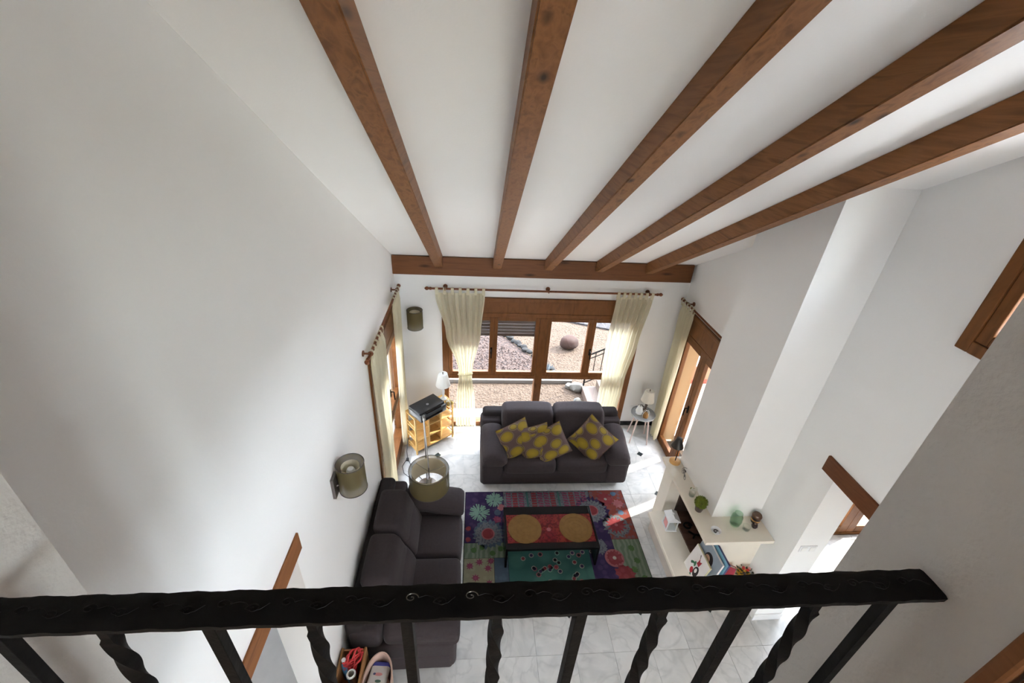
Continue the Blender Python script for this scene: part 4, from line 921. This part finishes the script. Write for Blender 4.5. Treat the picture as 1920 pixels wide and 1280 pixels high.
bkk = thing('red_book', 'crimson book standing beside the blue canvas on the hearth', 'book', (2.475, 2.385, HZ), R(20)); bkk.rotation_euler = (R(-10), 0, R(-30))
obj('cover', bx(box(-.06, .06, -.016, -.012, 0, .19), -.06, .06, .012, .016, 0, .19), 'crimson', bkk, False, False); obj('pages', box(-.057, .056, -.012, .012, .004, .186), 'paper_white', bkk, False, False); obj('spine', box(-.063, -.06, -.016, .016, 0, .19), 'crimson', bkk, False, False)
fpn = thing('flower_pot', 'yellow pot of red and dark flowers on the hearth by the wall', 'plant', (2.655, 2.375, HZ))
obj('pot', lathe([(0, 0), (.05, 0), (.068, .08), (.07, .09), (.062, .09), (.055, .07), (0, .07)], 24), 'yellow_pot', fpn, True, False)
random.seed(5)
for i in range(22):
    a = i*2.399; r_ = .07*math.sqrt(i/22); bm = bmesh.new(); d = Vector((math.cos(a), math.sin(a), .35)).normalized(); q = Vector((-d.y, d.x, 0)); p = Vector((r_*math.cos(a), r_*math.sin(a), .09+random.uniform(0, .04)))
    bm.faces.new([bm.verts.new(x) for x in (p, p+d*.022+q*.012, p+d*.045, p+d*.022-q*.012)]); obj('leaf', bm, 'leaf_dark', fpn, False, False)
for (x, y, z, m_) in ((-.01, .03, .15, 'red_flower'), (.03, .02, .135, 'red_flower'), (.055, .035, .13, 'pink'), (.07, -.02, .11, 'jar_dark'), (.085, -.035, .11, 'white_flower'), (-.02, -.01, .13, 'jar_dark')):
    bm = bmesh.new(); bmesh.ops.create_icosphere(bm, subdivisions=1, radius=.018); 
    for v in bm.verts: v.co *= random.uniform(.8, 1.15)
    bmesh.ops.translate(bm, verts=bm.verts, vec=(x, y, z)); obj('bloom', bm, m_, fpn, False, False); obj('stalk', tube([(x*.6, y*.6, .07), (x, y, z)], .003, 5), 'leaf_dark', fpn, False, False)

# ------------------------------------------------------------------ box and basket at the near sofa end
cr = thing('wooden_crate', 'narrow open wooden box of odds and ends between wall and basket', 'box', (-.86, 1.61, 0))
CX, CW, CYa, CYb, CH = -.868, .085, 1.40, 1.80, .56
for s in (-1, 1): obj('side_board', box(CX+s*CW-.008, CX+s*CW+.008, CYa, CYb, 0, CH, .002), 'crate_wood', cr)
for y in (CYa, CYb-.014): obj('end_board', box(CX-CW+.008, CX+CW-.008, y, y+.014, 0, CH-.02, .002), 'crate_wood', cr)
obj('bottom_board', box(CX-CW+.008, CX+CW-.008, CYa+.014, CYb-.014, 0, .03), 'crate_wood', cr); obj('inner_shelf', box(CX-CW+.008, CX+CW-.008, CYa+.014, CYb-.014, .36, .37), 'crate_wood', cr)
rc = thing('cord_bundle', 'tangled bundle of red cord in the wooden box', 'cord', (CX+.015, 1.71, .40)); random.seed(9)
for k_ in range(9):
    pts = []; ph = random.uniform(0, 6)
    for i in range(22): a = i*.3; pts.append((.042*math.cos(a+ph)+.02*math.sin(2.1*a+k_), .05*math.sin(a*1.3+ph), .17+.06*math.sin(a*.9+k_)+.02*math.cos(a*2)))
    obj('strand', tube(pts, .0042, 5), 'red_cord', rc, True, False)
obj('handle_wrap', tube([(0, -.02, -.03), (.0, -.03, .14)], .03, 12), 'red_cord', rc, True, False)
def bottle(label, loc, m_, m2, h, r_):
    b_ = thing('bottle', label, 'bottle', loc); obj('bottle_body', lathe([(0, 0), (r_, 0), (r_, h*.72), (r_*.5, h*.85), (r_*.5, h*.9), (0, h*.9)], 18), m_, b_, True, False); obj('cap', lathe([(0, h*.9), (r_*.6, h*.9), (r_*.6, h), (0, h)], 14), m2, b_, True, False)
bottle('blue bottle with a white cap standing in the wooden box', (CX-.045, 1.69, .37), 'blue_bottle', 'white_gloss', .25, .026); bottle('slim pale bottle at the near end of the wooden box', (CX-.04, 1.54, .37), 'blue_bottle', 'canvas_blue', .2, .024)
tbx = thing('paper_roll', 'silver grey paper roll standing upright in the wooden box', 'roll', (CX+.03, 1.60, .37)); obj('roll', lathe([(.022, 0), (.034, 0), (.034, .24), (.022, .24)], 22, cap=False), 'chrome', tbx, True, False); obj('sheet', lathe([(.024, .005), (.026, .25), (.022, .25), (.02, .005)], 22, cap=False), 'paper_white', tbx, True, False)
bs_ = thing('basket', 'tall pinkish oval felt basket beside the near end of the left sofa', 'basket', (-.665, 1.59, 0))
def oval(a, b_, z, n=36): return [(a*math.cos(i*2*math.pi/n), b_*math.sin(i*2*math.pi/n), z) for i in range(n)]
bm = bmesh.new(); rg = [[bm.verts.new(p) for p in oval(a, b_, z)] for a, b_, z in ((.082, .15, 0), (.10, .185, .25), (.108, .20, .50), (.098, .188, .50), (.09, .17, .25), (.078, .14, .02))]
for q1, q2 in zip(rg, rg[1:]):
    for i in range(36): bm.faces.new((q1[i], q1[(i+1) % 36], q2[(i+1) % 36], q2[i]))
bm.faces.new(rg[0]); bm.faces.new(rg[-1]); obj('body', bm, 'felt_pink', bs_, True, False); obj('rim', tube(oval(.103, .194, .50), .007, 6, closed=True), 'felt_pink', bs_, True, False)
obj('filling', lathe([(0, .40), (.085, .40), (.085, .41), (0, .41)], 20), 'felt_pink', bs_, False, False)
pk = thing('package', 'blue and white plastic packet lying in the oval basket', 'packet', (-.672, 1.62, .41)); pk.rotation_euler = (R(-14), 0, R(-5))
obj('bag', cushion(-.07, .07, -.135, .125, .012, .06, .022, None, 4), 'pack_white', pk, True, False); obj('blue_top', cushion(-.071, .071, .07, .127, .011, .0615, .022, None, 3), 'pack_blue', pk, True, False); obj('blue_bottom', cushion(-.071, .071, -.137, -.075, .011, .0615, .022, None, 3), 'pack_blue', pk, True, False)
obj('blue_stripe', box(-.012, .018, -.09, -.05, .058, .0625), 'pack_blue', pk, False, False); obj('pink_mark', prism(ell(.0, .02, .03, .012), .058, .0618), 'pink', pk, False, False); obj('green_mark', prism(ell(.01, -.03, .022, .01), .058, .0618), 'pile_mint', pk, False, False); obj('dark_mark', prism(ell(-.03, .022, .01, .008), .058, .0622), 'frame_navy', pk, False, False)

# ------------------------------------------------------------------ outdoors
GZ = -.10
bm = bmesh.new(); bx(bm, -30, 30, YF+.5, 40, GZ-.3, GZ); bx(bm, -30, XL-1.6, -30, YF+.5, GZ-.3, GZ); bx(bm, XL-1.6, 7, -30, -2.86, GZ-.3, GZ); bx(bm, XL-1.6, XL-.25, 2.6, YF+.5, GZ-.3, GZ); bx(bm, 7, 30, -30, YF+.5, GZ-.3, GZ)
bx(bm, XL-.25, 7, YF+.14, YF+.5, GZ-.3, GZ); bx(bm, XR+.3, 7, 3.2, YF+.14, GZ-.3, GZ-.02)
g = obj('ground_gravel', bm, 'gravel_beige'); g['kind'] = 'structure'; g['label'] = 'beige gravel ground of the garden'
hb = bmesh.new(); HV = []
for (y, z) in ((9.5, GZ-.2), (11.5, .9), (15, 3.2), (22, 7.5), (32, 10)): HV.append([hb.verts.new((x, y+.25*math.sin(x*.7), z+.35*math.sin(x*.5+y))) for x in [-26+2*i for i in range(30)]])
for a, b_ in zip(HV, HV[1:]):
    for i in range(29): hb.faces.new((a[i], a[i+1], b_[i+1], b_[i]))
g = obj('ground_sky_block_back', hb, 'gravel_grey', smooth=True); g['kind'] = 'structure'; g['label'] = 'unseen gravel slope added behind the garden to block low sky'  # slope added out of view to cut low sky at the back window
hb = bmesh.new(); HV = []
for (x, z) in ((8.2, GZ-.2), (9.5, .9), (13, 3.6), (20, 7.5), (30, 10)): HV.append([hb.verts.new((x+.25*math.sin(y*.7), y, z+.35*math.sin(y*.5+x))) for y in [-24+2*i for i in range(29)]])
for a, b_ in zip(HV, HV[1:]):
    for i in range(28): hb.faces.new((a[i], a[i+1], b_[i+1], b_[i]))
g = obj('ground_sky_block_side', hb, 'gravel_grey', smooth=True); g['kind'] = 'structure'; g['label'] = 'unseen gravel slope added beyond the terrace to block low sky'  # second added slope, keeps low sky off the terrace side
LINE = [(-.6, 8.45), (.127, 8.15), (.62, 7.93), (1.06, 7.24), (1.45, 6.58)]
bm = prism([(-6, 6.33), (1.30, 6.33)]+[(x-.03, y-.06) for x, y in LINE[::-1]]+[(-6, 8.6)], GZ, GZ+.05)
g = obj('ground_red_gravel', bm, 'gravel_red'); g['kind'] = 'structure'; g['label'] = 'reddish gravel bed bordered by stones'
obj_k = obj('ground_kerb', box(-6, 1.75, 6.24, 6.33, GZ, GZ+.07, .01), 'kerb'); obj_k['kind'] = 'structure'
g = obj('ground_grey_gravel', prism([(1.0, 9.1), (3.2, 8.2), (9, 7.6), (9, 20), (-3, 20), (-3, 10)], GZ, GZ+.04), 'gravel_grey'); g['kind'] = 'structure'
def rock(bm, c_, r_, sq=(1, 1, .7), sub=2, jit=.16):
    rv = bmesh.ops.create_icosphere(bm, subdivisions=sub, radius=r_)['verts']; ph = [random.uniform(0, 6) for _ in range(3)]
    for v in rv:
        d = v.co.normalized(); k_ = 1+jit*math.sin(3*d.x+ph[0])*math.cos(4*d.y+ph[1])+jit*.5*math.sin(7*d.z+ph[2])
        v.co = Vector((v.co.x*sq[0]*k_, v.co.y*sq[1]*k_, v.co.z*sq[2]*k_))+Vector(c_)
    return bm
random.seed(21)
bo = obj('boulder', rock(bmesh.new(), (1.92, 7.50, GZ+.13), .17, (1.1, .9, .9), 3, .07), 'boulder', smooth=True); tag(bo, 'rounded reddish boulder lying on beige gravel outside the window', 'rock')
seg = [(Vector(a), Vector(b_)) for a, b_ in zip(LINE, LINE[1:])]; i = 0
for a, b_ in seg:
    n = max(2, int((b_-a).length/.10))
    for k_ in range(n):
        p = a+(b_-a)*(k_+.5)/n; r_ = random.uniform(.040, .068)
        o = obj('border_stone', rock(bmesh.new(), (p.x+random.uniform(-.03, .03), p.y+random.uniform(-.03, .03), GZ+.05+r_*.45), r_, (1.1, 1, .8), 2, .2), 'stone_grey', smooth=True)
        tag(o, 'grey edging stone in the curved row between the two gravels', 'stone', 'edging stones in the garden')
# loose pebbles
for nm, mat_, reg, cnt in (('pebbles_beige', 'gravel_beige', (-1.2, 3.2, 5.5, 9.0), 6000), ('pebbles_red', 'gravel_red', (-1.2, 1.3, 6.4, 8.1), 2600)):
    bm = bmesh.new()
    for i in range(cnt):
        x, y = random.uniform(reg[0], reg[1]), random.uniform(reg[2], reg[3])
        if 6.2 < y < 6.35 or (x > 1.62 and y < 6.25) or (abs(x-1.92) < .22 and abs(y-7.5) < .2): continue
        if nm == 'pebbles_red':
            if y > 8.0-1.05*max(0, x-.1)**.9*1.0 or x > 1.2: continue
        r_ = random.uniform(.006, .013) if nm == 'pebbles_beige' else random.uniform(.008, .022); z = GZ+(.05 if nm == 'pebbles_red' else 0)
        t_ = [bm.verts.new((x+r_*math.cos(q*2.1+i), y+r_*math.sin(q*2.1+i), z-.002)) for q in range(3)]; u_ = bm.verts.new((x, y, z+r_*.9)); bm.faces.new((t_[0], t_[1], u_)); bm.faces.new((t_[1], t_[2], u_)); bm.faces.new((t_[2], t_[0], u_))
    o = obj(nm, bm, mat_); o['kind'] = 'stuff'; tag(o, 'loose %s pebbles strewn over the garden ground' % ('reddish' if 'red' in nm else 'beige'), 'gravel')
ag = thing('agave', 'spiky blue grey agave at the end of the stone row', 'plant', (1.30, 6.50, GZ+.05)); obj('crown', lathe([(0, 0), (.035, 0), (.03, .05), (0, .06)], 10), 'agave_blue', ag, True, False)
for i in range(18):
    a = i*2.399; el = .35+.9*(i/18); L = .22; d = Vector((math.cos(a)*math.cos(el), math.sin(a)*math.cos(el), math.sin(el))); q = Vector((-d.y, d.x, 0)).normalized()*.022; nn_ = d.cross(q).normalized()*.008
    bm = bmesh.new(); V = [bm.verts.new(p) for p in (q+nn_*0, -q, nn_, d*L*.5+q*1.1, d*L*.5-q*1.1, d*L*.5+nn_, d*L+Vector((0, 0, .02)))]
    for f in ((0, 2, 5, 3), (2, 1, 4, 5), (0, 3, 4, 1), (3, 5, 6), (5, 4, 6), (4, 3, 6)): bm.faces.new([V[k_] for k_ in f])
    obj('leaf', bm, 'agave_blue', ag, False, False)
for (x, y, r_, lb) in ((1.80, 6.05, .12, 'white rock beside the foot of the garden steps, the larger'), (1.68, 6.12, .07, 'small white rock left of the larger white rock'), (1.74, 5.72, .06, 'small pale rock in front of the garden steps')):
    tag(obj('white_rock', rock(bmesh.new(), (x, y, GZ+r_*.5), r_, (1.1, .9, .8), 2, .15), 'stone_white', smooth=True), lb, 'rock')
stp = thing('garden_steps', 'peach tiled garden steps outside the right part of the window', 'steps', (2.3, 5.75, GZ))
for i in range(4): obj('step', box(1.86+i*.24, 3.1, 5.50, 6.0, GZ if i == 0 else GZ+.13*i+.001, GZ+.13*(i+1), .006), 'step_tile', stp)
gr = thing('garden_railing', 'thin black iron handrail climbing beside the garden steps', 'railing', (2.2, 6.04, GZ))
P0, P1 = Vector((1.90, 6.04, .62)), Vector((2.9, 6.04, 1.12)); dn = Vector((0, 0, .55))
obj('handrail', tube([P0, P1], .014, 8), 'black_iron', gr, True); obj('lower_rail', tube([P0-dn, P1-dn], .009, 8), 'black_iron', gr, True); obj('upper_rail', tube([P0-Vector((0, 0, .08)), P1-Vector((0, 0, .08))], .008, 8), 'black_iron', gr, True)
for i in range(9):
    p = P0+(P1-P0)*i/8; obj('post' if i in (0, 8) else 'bar', tube([p-(dn if 0 < i < 8 else Vector((0, 0, p.z-GZ))), p], .014 if i in (0, 8) else .007, 6), 'black_iron', gr, True)
st2 = obj('bounce_terrace_left', box(-2.39, XL-.25, 2.6, 6.2, GZ, GZ+.04), 'white_matte'); st2['kind'] = 'structure'  # white strip added to brighten the left pane and bounce light
st3 = obj('bounce_terrace_rear', box(-2.0, 4.0, -7.5, -2.86, GZ, GZ+.04), 'bounce_paving'); st3['kind'] = 'structure'  # pale ground added out of view to bounce daylight indoors
st_ = obj('terrace_floor', box(XR+.30, 7.0, 3.2, 6.2, GZ-.02, -.03), 'terrace_tile'); st_['kind'] = 'structure'; st_['label'] = 'pale tiled terrace outside the glazed door'
lw = thing('low_garden_wall', 'low peach wall with white coping behind the terrace', 'wall', (5.2, 6.3, -.03)); obj('masonry', box(3.4, 7, 6.2, 6.42, -.03, .34), 'peach_plaster', lw); obj('coping', box(3.38, 7, 6.17, 6.45, .34, .40, .008), 'white_matte', lw); obj('tile_skirting', box(3.4, 7, 6.188, 6.2, -.03, .05), 'red_glaze', lw)
pc = thing('sun_block_column', 'unseen ochre column added to block sun on the terrace', 'column', (4.15, 4.545, -.03)); obj('shaft', box(4.0, 4.30, 4.41, 4.68, .08, 2.35, .01), 'ochre_plaster', pc); obj('plinth', box(3.97, 4.33, 4.38, 4.71, -.03, .08, .01), 'red_glaze', pc); obj('capital', box(3.97, 4.33, 4.38, 4.71, 2.35, 2.44, .01), 'white_matte', pc)  # unseen column added to stop part of the sun at the glazed door
pc2 = copy_tree(pc); pc2.location = (4.15, 5.16, -.03); pc['label'] = 'unseen ochre column added to block sun, nearer the fireplace side'; pc2['label'] = 'unseen ochre column added to block sun, nearer the garden'  # second added column narrows the sun patch further
for c_ in (pc, pc2): c_['group'] = 'added sun-blocking columns'
pr2 = thing('sky_block_roof', 'unseen flat roof added outside the glazed door to block sky', 'roof', (3.7, 4.4, 2.44)); obj('slab', box(XR+.301, 4.34, 3.2, 5.5, 2.445, 2.56, .01), 'white_matte', pr2); obj('edge_tile', box(4.34, 4.37, 3.2, 5.5, 2.44, 2.58, .005), 'red_glaze', pr2)  # roof added out of view to reduce skylight on the floor inside
gw = thing('sky_block_wall', 'unseen plain wall added outside the left window to block low sky', 'wall', (-3.5, 4, GZ)); obj('masonry', box(-3.6, -3.4, -6, 9.3, GZ, 2.4), 'sand_plaster', gw); obj('coping', box(-3.64, -3.36, -6.02, 9.32, 2.4, 2.46, .01), 'sand_plaster', gw)  # added wall hides the bright horizon from the left window
gw2 = thing('sky_block_wall', 'unseen plain wall added behind the house to block low sky', 'wall', (1, -8, GZ)); obj('masonry', box(-3.4, 7, -8.1, -7.9, GZ, 2.6), 'sand_plaster', gw2); obj('coping', box(-3.36, 7.02, -8.14, -7.86, 2.6, 2.66, .01), 'sand_plaster', gw2)  # added wall screens the rear glazing from low sky
